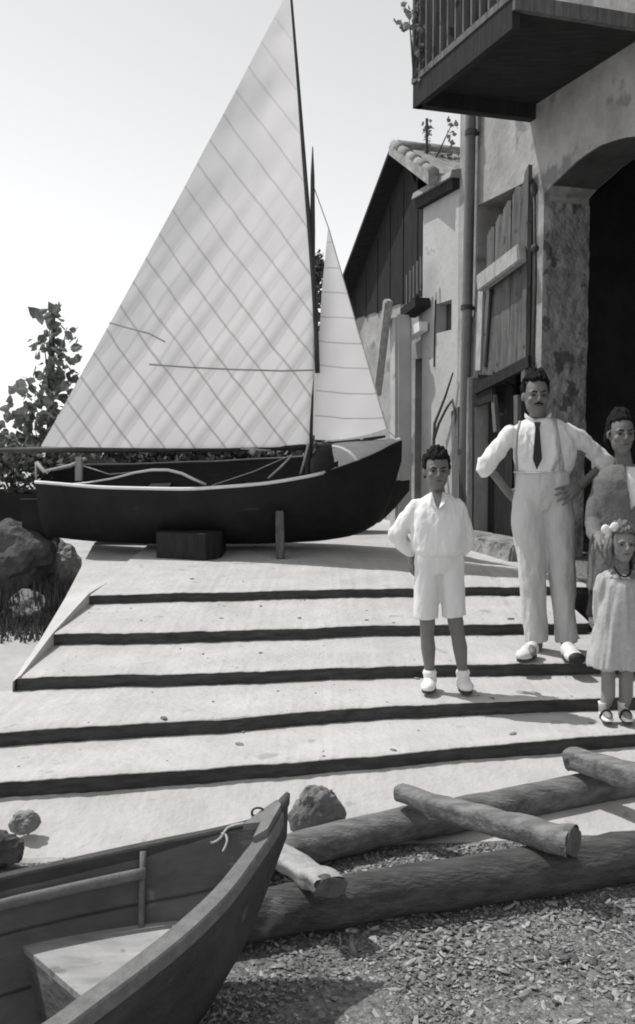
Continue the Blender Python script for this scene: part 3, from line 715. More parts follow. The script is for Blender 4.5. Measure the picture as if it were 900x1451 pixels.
keel = [(0, .06), (.12, .02), (.3, 0), (.6, .0), (.78, .02), (.88, .07), (.95, .2), (.985, .42), (1, .93)]
def smooth_tab(tab, t):
    e = .03; return (lerp_tab(tab, max(0, t - e)) + 2 * lerp_tab(tab, t) + lerp_tab(tab, min(1, t + e))) / 4
def hull_shell(nst, nsec, hf, sh, kl, L, place, inset=0.0, x0=0.0, topin=0.0):
    b = BM(); rows = []
    for i in range(nst + 1):
        t = i / nst; bb_ = max(.004, smooth_tab(hf, t) - inset); s = smooth_tab(sh, t) - topin; k = min(s - .01, smooth_tab(kl, t) + inset); row = []
        for j in range(-nsec, nsec + 1):
            a = j / nsec; aa = abs(a)
            y = bb_ * math.copysign(math.sin(aa * math.pi / 2) ** .8, a); z = k + (s - k) * (1 - math.cos(aa * math.pi / 2)) ** .85
            y *= 1 - .0 * aa
            row.append(b.verts.new(place(x0 + t * L, y, z)))
        rows.append(row)
    for r0, r1 in zip(rows, rows[1:]):
        for j in range(2 * nsec): b.faces.new((r0[j], r1[j], r1[j + 1], r0[j + 1]))
    b.faces.new(rows[0])
    return b
b = hull_shell(40, 12, half, sheer, keel, LEN, Lb)
link('hull', b, M['hull'], SB, smooth=True)
b = hull_shell(34, 10, half, sheer, keel, LEN * .965, Lb, inset=.022, x0=.03)
link('inner_planking', b, M['hull_in'], SB, smooth=True)
for sgn in (-1, 1):
    b = BM(); P = []
    for i in range(33):
        t = i / 40 * .98; P.append(Lb(t * LEN, sgn * (smooth_tab(half, t) - .004), smooth_tab(sheer, t) + .008))
    tube(b, P, .019, 8, flat=.8); link('gunwale', b, M['white_paint'] if sgn < 0 else M['spar'], SB, smooth=True)
b = BM(); P = [Lb(t * LEN, -(smooth_tab(half, t) + .001), smooth_tab(sheer, t) + .004) for t in np.linspace(.78, .995, 14)]; tube(b, P, .013, 8); link('bow_rub_strake', b, M['hull'], SB)
# foredeck, whaleback
b = BM(); rows = []
for i in range(13):
    t = .80 + .195 * i / 12; hb = smooth_tab(half, t) - .012; s = smooth_tab(sheer, t); row = []
    for j in range(13):
        a = -1 + 2 * j / 12; row.append(b.verts.new(Lb(t * LEN, hb * a, s + .004 + (.03 + .15 * (1 - (i / 12) ** 1.4)) * (1 - abs(a) ** 2.6))))
    rows.append(row)
for r0, r1 in zip(rows, rows[1:]):
    for j in range(12): b.faces.new((r0[j], r1[j], r1[j + 1], r0[j + 1]))
link('foredeck', b, M['deck'], SB, smooth=True)
b = BM(); rows = []                          # dark drum-shaped breakwater before the mast
for i in range(9):
    t = .745 + .075 * i / 8; hb = smooth_tab(half, t) * .96; s = smooth_tab(sheer, t); k = math.sin(min(1, (i + 1.5) / 5) * math.pi / 2) * (1 if i < 7 else .75)
    rows.append([b.verts.new(Lb(t * LEN, hb * math.cos(a), s - .02 + (.22 * k) * math.sin(a))) for a in [math.pi * j / 14 for j in range(15)]])
for r0, r1 in zip(rows, rows[1:]):
    for j in range(14): b.faces.new((r0[j], r1[j], r1[j + 1], r0[j + 1]))
b.faces.new(rows[0]); b.faces.new(rows[-1])
link('mast_hatch', b, M['hull'], SB, smooth=True)
for t in (.3, .58):
    b = BM(); hb = smooth_tab(half, t) - .03; beam(b, Lb(t * LEN, -hb, .46), Lb(t * LEN, hb, .46), .2, .025); link('thwart', b, M['hull_in'], SB)
b = BM(); beam(b, sp_(222, 762, -.02), sp_(310, 762, -.02), .03, .1); link('centreboard_case', b, M['hull'], SB)
def nearp(px, py, Y): return at(px, py, Y)
b = BM(); P = [nearp(x, y, 8.62) for x, y in ((84, 688), (125, 684), (160, 678), (190, 670), (215, 666), (238, 666), (258, 671), (274, 679), (292, 687))]
tube(b, P, [.008, .009, .010, .012, .014, .014, .014, .014, .012], 8); link('curved_coaming', b, M['white_paint'], SB, smooth=True)
b = BM(); tube(b, [nearp(51, 655, 9), nearp(66, 672, 9), nearp(72, 678, 8.95)], .018, 8); tube(b, [nearp(51, 655, 9), nearp(52, 690, 9)], .01, 6); link('tiller', b, M['pale_wood'], SB, smooth=True)
b = BM(); beam(b, nearp(112, 648, 9.1), nearp(112, 682, 9.05), .06, .06, Vector((0, 1, 0))); tube(b, [nearp(66, 668, 9.1), nearp(100, 660, 9.1), nearp(122, 650, 9.1)], .02, 8); link('stern_post', b, M['pale_wood'], SB)
b = BM(); box(b, Lb(-.02, 0, .33), .018, .022, .34, tuple(MB_.to_3x3() @ Vector(v) for v in ((1, 0, 0), (0, 1, 0), (0, 0, 1))))
box(b, Lb(-.14, 0, .22), .12, .016, .2, tuple(MB_.to_3x3() @ Vector(v) for v in ((1, 0, 0), (0, 1, 0), (0, 0, 1)))); link('rudder', b, M['hull'], SB)
# spars
b = BM(); tube(b, [sp_(438, 735), sp_(438, 640), sp_(441, 500), sp_(443, 330), sp_(443, 250), sp_(443, 208)], [.034, .034, .03, .024, .018, .005], 12); link('mast', b, M['spar'], SB, smooth=True)
yard_px = [(450, 528), (448, 470), (444, 400), (438, 320), (430, 215), (422, 110), (413, 0), (409, -50)]
b = BM(); tube(b, [sp_(x, y, .03) for x, y in yard_px], [.022, .024, .024, .022, .018, .014, .011, .008], 12); link('yard', b, M['spar'], SB, smooth=True)
b = BM(); tube(b, [sp_(-12, 638, .02), sp_(120, 636, .02), sp_(300, 634, .02), sp_(436, 632, .02)], [.022, .034, .040, .034], 12); link('boom', b, M['spar'], SB, smooth=True)
def luff_x(y): return lerp_tab([(-18, 410), (0, 412), (110, 421), (215, 429), (320, 437), (400, 443), (470, 447), (520, 448), (560, 444), (600, 441), (640, 440)], y)
def sail_mesh(left, right, nu, nv, belly, ys, ox, ripple=.006):
    """left(y), right(y) pixel x at pixel row y"""
    me = bpy.data.meshes.new('sail'); V = []; UV = []
    for j in range(nv + 1):
        for i in range(nu + 1):
            u = i / nu; v = j / nv; pxl = ys(v, u); x = pxl[0]; y = pxl[1]
            bel = belly * math.sin(math.pi * u) * math.sin(math.pi * min(1, v * 1.0 + .08)) + ripple * noise.noise(Vector(((x + y * .75) * .022, (y - x) * .006, ox))) + .4 * ripple * noise.noise(Vector((x * .05, y * .03, 7)))
            p = sp_(x, y, bel + ox); V.append(p); UV.append((x / 150., (640 - y) / 150.))
    Fc = [(j * (nu + 1) + i, j * (nu + 1) + i + 1, (j + 1) * (nu + 1) + i + 1, (j + 1) * (nu + 1) + i) for j in range(nv) for i in range(nu)]
    me.from_pydata([tuple(p) for p in V], [], Fc); uvl = me.uv_layers.new(name='cloth')
    for lp in me.loops: uvl.data[lp.index].uv = UV[lp.vertex_index]
    return me
def main_px(v, u):
    y = 631 + (-16 - 631) * v; yl = y + 0
    xl = 60 + (411 - 60) * v + 7 * math.sin(v * math.pi) * .6; xr = luff_x(y) - 2
    yy = y + (4 * math.sin(u * math.pi)) * (1 - v) * .6
    return xl + (xr - xl) * u, yy
me = sail_mesh(None, None, 60, 100, .10, main_px, .045, .015); link('mainsail', me, M['sail'], SB, smooth=True)
b = BM(); tube(b, [sp_(x, y, .16) for x, y in ((216, 514), (270, 518), (330, 521), (400, 523), (446, 522))], .0075, 6); tube(b, [sp_(x, y, .15) for x, y in ((160, 456), (185, 463), (215, 471), (238, 483))], .007, 6)
link('reef_line', b, M['brace'], SB)
def jib_px(v, u):
    xl = lerp_tab([(0, 446), (.3, 449), (.7, 456), (1, 465)], v); yl = 624 + (322 - 624) * v
    xr = lerp_tab([(0, 549), (.2, 533), (.45, 510), (.7, 490), (.88, 476), (1, 466)], v); yr = 608 + (322 - 608) * v
    return xl + (xr - xl) * u, yl + (yr - yl) * u + 5 * math.sin(u * math.pi) * (1 - v)
me = sail_mesh(None, None, 20, 44, .05, jib_px, -.03); link('jib', me, M['jib'], SB, smooth=True)
b = BM(); tube(b, [sp_(443, 260), sp_(466, 324), sp_(549, 610), sp_(563, 622)], .0045, 6); link('forestay', b, M['rope'], SB)
b = BM(); beam(b, sp_(512, 618), sp_(513, 640), .03, .03, Vector((0, 1, 0))); link('bow_fitting', b, M['white_paint'], SB); b = BM(); beam(b, sp_(548, 608), sp_(549, 634), .03, .03, Vector((0, 1, 0))); link('bow_fitting', b, M['white_paint'], SB)
b = BM(); tube(b, [sp_(447, 632, .0), sp_(500, 626, .0), sp_(548, 618, 0)], [.03, .022, .012], 8); link('jib_boom', b, M['spar'], SB, smooth=True)
for k, pts in enumerate((((414, 645), (400, 660), (380, 678)), ((437, 628), (432, 650), (426, 672)), ((300, 688), (360, 668), (412, 645)), ((118, 660), (155, 672), (200, 668)))):
    b = BM(); tube(b, [nearp(x, y, 8.75 + .0 * k) for x, y in pts], .011 if k < 2 else .005, 6); link('rope', b, M['rope'], SB, smooth=True)
b = BM(); tube(b, [nearp(341, 635, 8.75), nearp(384, 639, 8.75)], .012, 6); ell(b, nearp(358, 640, 8.75), (.03, .03, .035)); link('cleat', b, M['pale_wood'], SB, smooth=True)

# supports: keel block and prop
b = BM(); kY = 8.45; kx0 = (216 - 450) / F * 8.3; kx1 = (312 - 450) / F * 8.3
kb = [Vector((kx0, 8.6, 0)), Vector((kx0 + .02, 8.33, 0)), Vector((kx1 - .12, 8.18, 0)), Vector((kx1, 8.36, 0)), Vector((kx1, 8.8, 0))]
prism(b, [Vector((p.x, p.y, CAMZ - 1.035)) for p in kb], (0, 0, .24)); bmesh.ops.bevel(b, geom=b.edges[:], offset=.008, segments=1, affect='EDGES')
props(link('keel_block', b, M['dark_wood']), 'heavy dark timber block under the keel of the sailing boat', 'support block')
b = BM(); beam(b, Vector((-.325, 8.30, CAMZ - 1.035)), Vector((-.335, 8.42, CAMZ - .62)), .075, .075, Vector((0, 1, 0))); bmesh.ops.bevel(b, geom=b.edges[:], offset=.008, segments=1, affect='EDGES')
props(link('hull_prop', b, M['grey_wood']), 'short grey timber prop wedged under the side of the sailing boat', 'prop')
# second boat behind
R2 = thing('rowing_boat', 'low dark rowing boat lying behind the sailing boat on the yard', 'rowing boat', Vector((-1.2, 10.6, CAMZ - .97)))
h2 = [(0, .35), (.2, .5), (.6, .5), (.85, .26), (1, .01)]; s2 = [(0, .45), (.5, .40), (.85, .44), (1, .56)]; k2 = [(0, .03), (.5, 0), (.85, .01), (.95, .08), (1, .5)]
def L2(x, y, z): return Vector((-3.75 + x, 10.2 + y + .03 * x, CAMZ - .975 + z))
b = hull_shell(30, 9, h2, s2, k2, 4.75, L2); link('hull', b, M['hull'], R2, smooth=True)
b = hull_shell(26, 9, h2, s2, k2, 4.6, L2, inset=.025, x0=.05); link('inner_planking', b, M['hull_in'], R2, smooth=True)
for x in (1.4, 2.8):
    b = BM(); beam(b, L2(x, -.46, .33), L2(x, .46, .33), .2, .03); link('thwart', b, M['hull_in'], R2)

# ------------------------------------------------------------------ foreground rowing boat (bow)
RB = thing('rowing_boat', 'grey wooden rowing boat in the foreground with its pointed bow and pale bow platform', 'rowing boat', Vector((-.75, 2.0, CAMZ + GZ)))
# stations from the stem aft: far rail pixel+z, near rail pixel+z
zr = [-1.13, -1.185, -1.205, -1.225, -1.245, -1.26, -1.268, -1.272]
farp = [atz(404, 1134, -1.105), atz(383, 1157, -1.155), atz(350, 1168, -1.18), atz(300, 1180, -1.205), atz(230, 1194, -1.225), atz(150, 1211, -1.24), atz(70, 1229, -1.25), atz(-20, 1250, -1.255)]
nearp_ = [atz(408, 1132, -1.10), atz(389, 1174, -1.16), atz(362, 1214, -1.20), atz(322, 1268, -1.225), atz(268, 1322, -1.24), atz(204, 1374, -1.25), atz(140, 1422, -1.255), atz(62, 1478, -1.258)]
# carry the boat on behind the frame
dirb = ((farp[-1] + nearp_[-1]) / 2 - (farp[-3] + nearp_[-3]) / 2).normalized(); dirb.z = 0; dirb.normalize()
lat = Vector((-dirb.y, dirb.x, 0));
if lat.y < 0: lat = -lat
for k in range(1, 8):
    c0 = (farp[7] + nearp_[7]) / 2 + dirb * (.32 * k); hw = (farp[7] - nearp_[7]).length / 2 * [1, 1.05, 1.08, 1.08, 1.05, .98, .88, .75][k]
    c0.z = CAMZ - 1.255 + (.012 * max(0, k - 4)); farp.append(c0 + lat * hw); nearp_.append(c0 - lat * hw)
botz = [-1.22, -1.46, -1.57, -1.615, -1.63, -1.63, -1.63, -1.63] + [-1.63] * 7
sf = [.25, .22, .30, .40, .5, .57, .62, .65] + [.67] * 7           # floor width relative to rail width
stem_x = [atz(404, 1165, -1.2)]
def sect(i, off=0.0, inner=False):
    f, n_ = farp[i], nearp_[i]; c = (f + n_) / 2; c = Vector((c.x, c.y, 0))
    # raked stem: lower parts sit further aft
    aft = lambda q: dirb * (q)
    W = (f - n_) / 2; k = sf[i]; z0 = CAMZ + botz[i] + off * 1.2; pts = []
    rake = [.0, .04, .05, .035, .02, .01, 0, 0][i] if i < 8 else 0
    Wn = W.normalized(); wl = W.length - off
    for s_, rail in ((1, f), (-1, n_)):
        side = []
        for a in (0, .2, .4, .6, .8, 1):
            fl = 1 - (1 - k) * (a ** 1.6); z = rail.z + (z0 - rail.z) * a
            q = c + Vector((W.x, W.y, 0)).normalized() * (s_ * max(.004, wl) * fl) + dirb * (rake * a * 2)
            side.append(Vector((q.x, q.y, z)))
        pts.append(side)
    return pts[0] + pts[1][::-1]
def catmull(P, n):
    out = []
    for i in range(len(P) - 1):
        p0 = P[max(i - 1, 0)]; p1 = P[i]; p2 = P[i + 1]; p3 = P[min(i + 2, len(P) - 1)]
        for k in range(n):
            t = k / n; out.append(.5 * ((2 * p1) + (p2 - p0) * t + (2 * p0 - 5 * p1 + 4 * p2 - p3) * t * t + (3 * p1 - p0 - 3 * p2 + p3) * t ** 3))
    return out + [P[-1].copy()]
def boat_shell(off):
    secs = [sect(i, off) for i in range(15)]; ch = [catmull([s[j] for s in secs], 5) for j in range(12)]
    b = BM(); g = [[b.verts.new(p) for p in c] for c in ch]
    for j in range(11):
        for i in range(len(g[0]) - 1): b.faces.new((g[j][i], g[j][i + 1], g[j + 1][i + 1], g[j + 1][i]))
    b.faces.new([g[j][-1] for j in range(12)])
    if off == 0: b.faces.new([g[j][0] for j in range(12)])
    return b, ch
b, ch_o = boat_shell(0.0); link('hull', b, M['rowboat'], RB, smooth=True).data
b, ch_i = boat_shell(.022); link('inner_planking', b, M['rowboat_in'], RB, smooth=True)
for side, nm in ((0, 'far'), (11, 'near')):
    P = ch_o[side][6 if side == 0 else 3:]; b = BM(); rr = []
    for i, p in enumerate(P):
        t = min(1, i / 16); d = (P[min(i + 1, len(P) - 1)] - P[max(i - 1, 0)]).normalized(); s_ = d.cross(Vector((0, 0, 1))).normalized()
        if (s_.dot(lat) > 0) == (side == 0): s_ = -s_
        wI = .030 + .016 * t if side else .018 + .008 * t; o_ = .010
        rr.append([b.verts.new(p + s_ * a + Vector((0, 0, c))) for a, c in ((-o_, -.028), (-o_, .006), (-o_ + .004, .012), (wI - .004, .012), (wI, .006), (wI, -.028))])
    for r0, r1 in zip(rr, rr[1:]):
        for j in range(6): b.faces.new((r0[j], r0[(j + 1) % 6], r1[(j + 1) % 6], r1[j]))
    b.faces.new(rr[0]); b.faces.new(rr[-1]); link('gunwale', b, M['rowboat_rail'] if side else M['rowboat'], RB)
# inwale strip on the far side
b = BM(); P = [c.copy() for c in ch_i[1][22:]]; P2 = []
for p in P: P2.append(p - lat * .03 + Vector((0, 0, .02)))
tube(b, P2, .011, 8, flat=1.6); link('inwale', b, M['rowboat_rail'], RB, smooth=True)
# breasthook + stem post
b = BM(); Z = Vector((0, 0, .014))
prism(b, [ch_o[0][3] + Z, ch_o[0][7] + Z, (ch_o[0][11] * .75 + ch_o[11][11] * .25) + Z, (ch_o[0][8] + ch_o[11][8]) / 2 + Z, (ch_o[0][10] * .25 + ch_o[11][10] * .75) + Z, ch_o[11][7] + Z, ch_o[11][3] + Z], (0, 0, .02)); link('breasthook', b, M['rowboat_rail'], RB)
b = BM(); tip = atz(407, 1129, -1.10); tip2 = at(405, 1127, tip.y)
P = [tip + Vector((.002, .0, .01)), (ch_o[0][1] + ch_o[11][1]) / 2 + Vector((0, 0, .005)), (ch_o[0][5] + ch_o[11][5]) / 2 + Vector((0, 0, .004))]
tube(b, [P[0], P[1], P[2]], [.008, .018, .026], 10); link('stem_head', b, M['rowboat'], RB, smooth=True)
# ribs
for st in (22, 36, 46, 57):
    for side in (0, 1):
        cols = range(0, 6) if side == 0 else range(11, 5, -1)
        b = BM(); P = [ch_i[j][st] + (lat * (-.012 if side == 0 else .012)) for j in cols]
        tube(b, P[:5], .010, 8); link('rib', b, M['rowboat_rail'], RB, smooth=True)
for j in (2, 4):
    b = BM(); tube(b, [p - lat * .002 for p in ch_i[j][6:60]], .0035, 6); link('plank_seam', b, M['rowboat'], RB)
# bow platform (pale) and its bulkhead
zp = -1.435; fl = []
def side_at(st, z, cols):
    P = [ch_i[j][st] for j in cols]
    for a, c in zip(P, P[1:]):
        if a.z >= z >= c.z: return a.lerp(c, (a.z - z) / (a.z - c.z))
    return P[-1]
L_, R_ = [], []
for st in range(7, 34): L_.append(side_at(st, CAMZ + zp, range(0, 6))); R_.append(side_at(7 + int((st - 7) * .76), CAMZ + zp, range(11, 5, -1)))
back_l = atz(45, 1312, zp); back_r = atz(150, 1388, zp)
b = BM(); VL = [b.verts.new(p) for p in L_]; VR = [b.verts.new(p) for p in R_]
for i in range(len(VL) - 1): b.faces.new((VL[i], VL[i + 1], VR[i + 1], VR[i]))
ex = bmesh.ops.extrude_face_region(b, geom=b.faces[:]); 
for v in [q for q in ex['geom'] if isinstance(q, bmesh.types.BMVert)]: v.co.z -= .02
link('bow_platform', b, M['rowboat_floor'], RB)
b = BM(); q0, q1 = L_[-1], R_[-1]; prism(b, [q0 + Vector((0, 0, -.021)), q1 + Vector((0, 0, -.021)), Vector((q1.x, q1.y, CAMZ - 1.61)), Vector((q0.x, q0.y, CAMZ - 1.61))], dirb * -.02); link('bulkhead', b, M['rowboat_in'], RB)
# ring and rope at the stem
rg = BM()
tube(rg, catmull([atz(x, y, z) for x, y, z in ((346, 1167, -1.165), (333, 1169, -1.17), (322, 1174, -1.185), (312, 1188, -1.21), (301, 1194, -1.225), (296, 1187, -1.215), (307, 1180, -1.20), (319, 1182, -1.20), (322, 1193, -1.215), (316, 1207, -1.24))], 4), .0042, 6)
ro = link('mooring_rope', rg, M['rope'], None, smooth=True); props(ro, 'thin pale rope looped over the bow rail of the foreground boat', 'rope')
rg = BM(); c = atz(366, 1158, -1.155); tube(rg, [c + Vector((math.cos(a) * .02, 0, .014 + math.sin(a) * .016)) for a in [2 * math.pi * i / 14 for i in range(15)]], .004, 6); tube(rg, [c + Vector((-.02, 0, .0)), c + Vector((.03, 0, .004))], .008, 6)
link('mooring_ring', rg, M['iron'], RB, smooth=True)

# ------------------------------------------------------------------ logs
def log(name, pts, rad, label, m='log', seed=0, endm='log_end', group=None, flat=1.0, sq=0):
    t = thing(name, label, 'log', Vector(pts[0]) - Vector((0, 0, rad if isinstance(rad, float) else rad[0])), group)
    P = catmull([Vector(p) for p in pts], 8); n = len(P)
    rr = [rad] * len(pts) if isinstance(rad, float) else rad
    R = [lerp_tab([(i / (len(rr) - 1), r_) for i, r_ in enumerate(rr)], k / (n - 1)) for k in range(n)]
    P = [p + Vector((0, .5, 1)) * (.012 * noise.noise(Vector((i * .4, seed, 0)))) for i, p in enumerate(P)]
    b = BM(); rings = tube(b, P, R, 20, cap=False, flat=flat, wob=.14, seed=seed, sq=sq)
    for ri in (0, -1): 
        pass
    link('trunk', b, M[m], t, smooth=True)
    for idx, sg in ((0, 1), (-1, -1)):
        b = BM(); d = (P[1] - P[0]).normalized() if idx == 0 else (P[-1] - P[-2]).normalized() * -1
        tube(b, [P[idx] - d * .006, P[idx] + d * .02], [R[idx] * .93, R[idx] * .97], 20, flat=flat, sq=sq); link('cut_end', b, M[endm], t)
    return t
zl = -1.555
log('log_rail', [atz(300, 1232, zl), atz(400, 1209, zl), atz(560, 1172, zl), atz(700, 1143, zl), atz(900, 1110, zl), atz(1120, 1090, zl)], [.06, .065, .07, .072, .075, .075], 'long peeled log lying along the foot of the slipway, farther of two rails', seed=1)
zl2 = -1.545
log('log_rail', [atz(230, 1318, zl2), atz(370, 1295, zl2), atz(520, 1270, zl2), atz(700, 1243, zl2), atz(900, 1214, zl2), atz(1100, 1187, zl2)], [.075, .08, .08, .085, .09, .09], 'thick dark log on the gravel, nearer of two rails', 'log_dark', seed=2)
a_, c_ = atz(566, 1123, -1.42), atz(812, 1193, -1.40)
log('cross_log', [a_, a_.lerp(c_, .5) + Vector((0, 0, -.012)), c_], [.036, .048, .056], 'pale round cross pole lying over both log rails in the middle', 'log_top', 3, sq=.55)
a_, c_ = atz(372, 1196, -1.44), atz(468, 1256, -1.43)
log('cross_log', [a_, a_.lerp(c_, .5), c_], [.062, .066, .07], 'short flattened pale cross timber beside the bow of the rowing boat', 'pale_wood', 4, flat=.55, sq=.8)
a_, c_ = atz(806, 1075, -1.42), atz(1010, 1128, -1.42)
log('cross_log', [a_, a_.lerp(c_, .5), c_], [.052, .055, .06], 'short grey cross pole at the right edge, cut off by the frame', 'log_top', 5, sq=.7)

# ------------------------------------------------------------------ people
def hand(b, wrist, d, nrm, side, s=1.0, curl=.35, spread=.1):
    d = d.normalized(); l = d.cross(nrm).normalized() * side; nn = l.cross(d).normalized() * side
    if nn.dot(nrm) < 0: nn = -nn
    rot = Matrix((l, d, nn)).transposed()
    ell(b, wrist + d * .048 * s, (.038 * s, .05 * s, .015 * s), rot, 2)
    for i, ln in enumerate((.92, 1.0, .95, .76)):
        o = (1.5 - i) * .0205 * s; p = wrist + d * .085 * s + l * o; dd = (d + l * ((1.5 - i) * spread)).normalized(); pts = [p]; 
        for k, seg in enumerate((.042, .026, .02)):
            dd = (dd - nn * curl * (k + .6) * .6).normalized(); p = p + dd * (seg * ln * s); pts.append(p.copy())
        limb(b, pts, [.0092 * s, .0085 * s, .008 * s, .0068 * s], 8)
    p = wrist + d * .02 * s + l * .03 * s; dd = (d * .7 + l * .75 - nn * .2).normalized()
    q = p + dd * .04 * s; dd2 = (d * .95 + l * .25 - nn * .25).normalized(); limb(b, [p, q, q + dd2 * .03 * s], [.0125 * s, .010 * s, .008 * s], 8)
def head(b, c, w_, h_, dpt, tilt=0, ears=True):
    """c = centre of the skull; w_, h_, dpt = half sizes; face towards -Y"""
    c = Vector(c)
    ell(b, c + Vector((0, .01, h_ * .18)), (w_ * .96, dpt, h_ * .80))
    ell(b, c + Vector((0, -dpt * .18, -h_ * .30)), (w_ * .80, dpt * .76, h_ * .60))
    ell(b, c + Vector((0, -dpt * .48, -h_ * .70)), (w_ * .45, dpt * .36, h_ * .24))          # chin
    for s_ in (-1, 1):
        ell(b, c + Vector((s_ * w_ * .50, -dpt * .60, -h_ * .18)), (w_ * .30, dpt * .22, h_ * .16))  # cheeks
        if ears: ell(b, c + Vector((s_ * w_ * .97, .01, -h_ * .02)), (w_ * .12, dpt * .17, h_ * .20))
        ell(b, c + Vector((s_ * w_ * .42, -dpt * .80, h_ * .17)), (w_ * .34, dpt * .16, h_ * .07))  # brow
    limb(b, [c + Vector((0, -dpt * .90, h_ * .10)), c + Vector((0, -dpt * 1.10, -h_ * .16))], [w_ * .10, w_ * .15], 8)
    ell(b, c + Vector((0, -dpt * 1.02, -h_ * .2)), (w_ * .24, dpt * .14, h_ * .07))
    ell(b, c + Vector((0, -dpt * .86, -h_ * .42)), (w_ * .30, dpt * .12, h_ * .06))
def face_bits(parent, c, w_, h_, dpt, dark, lip_strip=False, browm=None):
    c = Vector(c); browm = browm or M['hair']
    for s_ in (-1, 1):
        b = BM(); ell(b, c + Vector((s_ * w_ * .40, -dpt * .83, h_ * .03)), (w_ * .14, dpt * .085, h_ * .036), sub=2); link('eye', b, M['hull_in'], parent, smooth=True)
        b = BM(); tube(b, [c + Vector((s_ * w_ * k, -dpt * q, h_ * z)) for k, q, z in ((.15, .97, .17), (.42, .97, .23), (.68, .80, .17))], [h_ * .028, h_ * .035, h_ * .02], 8); link('eyebrow', b, browm, parent, smooth=True)
    b = BM(); tube(b, [c + Vector((x * w_, -dpt * q, -h_ * .43)) for x, q in ((-.28, .90), (0, 1.0), (.28, .90))], [h_ * .02, h_ * .035, h_ * .02], 8); link('mouth', b, M['lips'], parent, smooth=True)
    if lip_strip:
        b = BM(); tube(b, [c + Vector((x * w_, -dpt * q, -h_ * z)) for x, q, z in ((-.36, .86, .36), (0, 1.02, .31), (.36, .86, .36))], [h_ * .03, h_ * .05, h_ * .03], 8); link('lip_strip', b, M['hair'], parent, smooth=True)  # dark strip across the upper lip
def hair_cap(parent, c, w_, h_, dpt, m, fringe=.42, vol=1.1, side=.0, fold=.012, seed=0, back=.0):
    """hair as a shell over the skull, open at the face"""
    b = BM(); c = Vector(c); bmesh.ops.create_icosphere(b, subdivisions=5, radius=1)
    dele = []
    for v in b.verts:
        n_ = v.co.copy(); f = smoothstep((-n_.y + .30) / .25)          # 1 ahead of the ears
        sb = smoothstep((abs(n_.x) - .80) / .14)                        # sideburns
        zlim = (-.45 - side) * (1 - f) + (fringe * (1 - sb) + (-.02 - side * .8) * sb) * f + .10 * noise.noise(n_ * 3.2 + Vector((seed, 2, 0))) + .05 * noise.noise(n_ * 14)
        if n_.z < zlim: dele.append(v)
    bmesh.ops.delete(b, geom=dele, context='VERTS')
    for v in b.verts:
        n_ = v.co.copy(); k = (1.03 + (vol - 1.03) * smoothstep((n_.z + .1) / .7)) * (1 + fold / w_ * noise.noise(n_ * 5 + Vector((seed, 0, 0))) + .5 * fold / w_ * noise.noise(n_ * 11))
        v.co = c + Vector((n_.x * w_ * k, n_.y * dpt * k + .012, (n_.z * h_ * .98 + h_ * .06) * k))
    ex = bmesh.ops.extrude_face_region(b, geom=b.faces[:])
    for v in [q for q in ex['geom'] if isinstance(q, bmesh.types.BMVert)]:
        v.co = c + (v.co - c) * .82
    return link('hair', b, m, parent, smooth=True)
def shoe(parent, heel, toe, w_, hgt, m, name='shoe', ankle_h=.1, cap=None):
    b = BM(); heel, toe = Vector(heel), Vector(toe); d = (toe - heel); L = d.length; d.normalize(); s_ = Vector((d.y, -d.x, 0)).normalized()
    rot = Matrix((s_, d, Vector((0, 0, 1)))).transposed()
    ell(b, heel + d * L * .22 + Vector((0, 0, hgt * .5)), (w_ * .42, L * .24, hgt * .5), rot)
    ell(b, heel + d * L * .68 + Vector((0, 0, hgt * .36)), (w_ * .5, L * .34, hgt * .36), rot)
    ell(b, heel + d * L * .45 + Vector((0, 0, hgt * .5)), (w_ * .42, L * .32, hgt * .42), rot)
    o = link(name, fuse(b, .006, 3), m, parent, smooth=True)
    b = BM(); n = 20; top = []
    ring = []
    for i in range(n):
        a = 2 * math.pi * i / n; k = w_ * (.47 if math.sin(a) > 0 else .4); ring.append(heel + d * (L * .5 + math.sin(a) * L * .5) + s_ * (math.cos(a) * k) + Vector((0, 0, .001)))
    prism(b, ring, (0, 0, .014)); link('sole', b, M['sole'], o)
    return o

def ground_at(px, py, k):                    # a point on tread k (0 = lowest)
    return atz(px, py, ST[k][0] + .012)
Vz = lambda z: Vector((0, 0, z))

# --- the man
MY = 5.86
def J(px, py, dy=0.0): return at(px, py, MY + dy)
fl_, fr2 = atz(750, 932, -1.305), atz(806, 934, -1.305)
b = BM(); hc = J(759, 562, -.03)
HW, HH, HD = .078, .135, .098
head(b, hc, HW, HH, HD)
limb(b, [J(762, 583, .02), J(764, 606, .03)], [.052, .06])
hloft(b, [(J(767, 800).x, MY, J(767, y).z, rx, ry) for y, rx, ry in ((722, .11, .06), (700, .14, .075), (665, .125, .08), (630, .13, .09), (610, .12, .06), (598, .06, .05))])
limb(b, [J(726, 618), J(691, 660, .04), J(722, 700, .06)], [.034, .034, .026])
limb(b, [J(802, 618), J(854, 656, .04), J(822, 690, -.06)], [.034, .036, .028])
hand(b, J(720, 698, .06), (J(742, 712, .02) - J(720, 698, .06)), Vector((0, 1, 0)), 1, 1.0, .2)
hand(b, J(824, 689, -.075), (J(797, 701, -.145) - J(824, 689, -.075)), Vector((.15, -1, .45)), -1, 1.12, .28, .16)
limb(b, [J(752, 722), J(757, 823, -.01), J(760, 915, .02)], [.07, .055, .04]); limb(b, [J(786, 722), J(797, 823, -.01), J(804, 915, .02)], [.07, .055, .04])
ell(b, fl_ + Vector((0, -.02, .05)), (.035, .09, .035)); ell(b, fr2 + Vector((0, -.02, .05)), (.035, .09, .035))
man = link('person', fuse(b, .0052, 2), M['skin'], None, smooth=True, base=(J(777, 800).x, MY, CAMZ - 1.305))
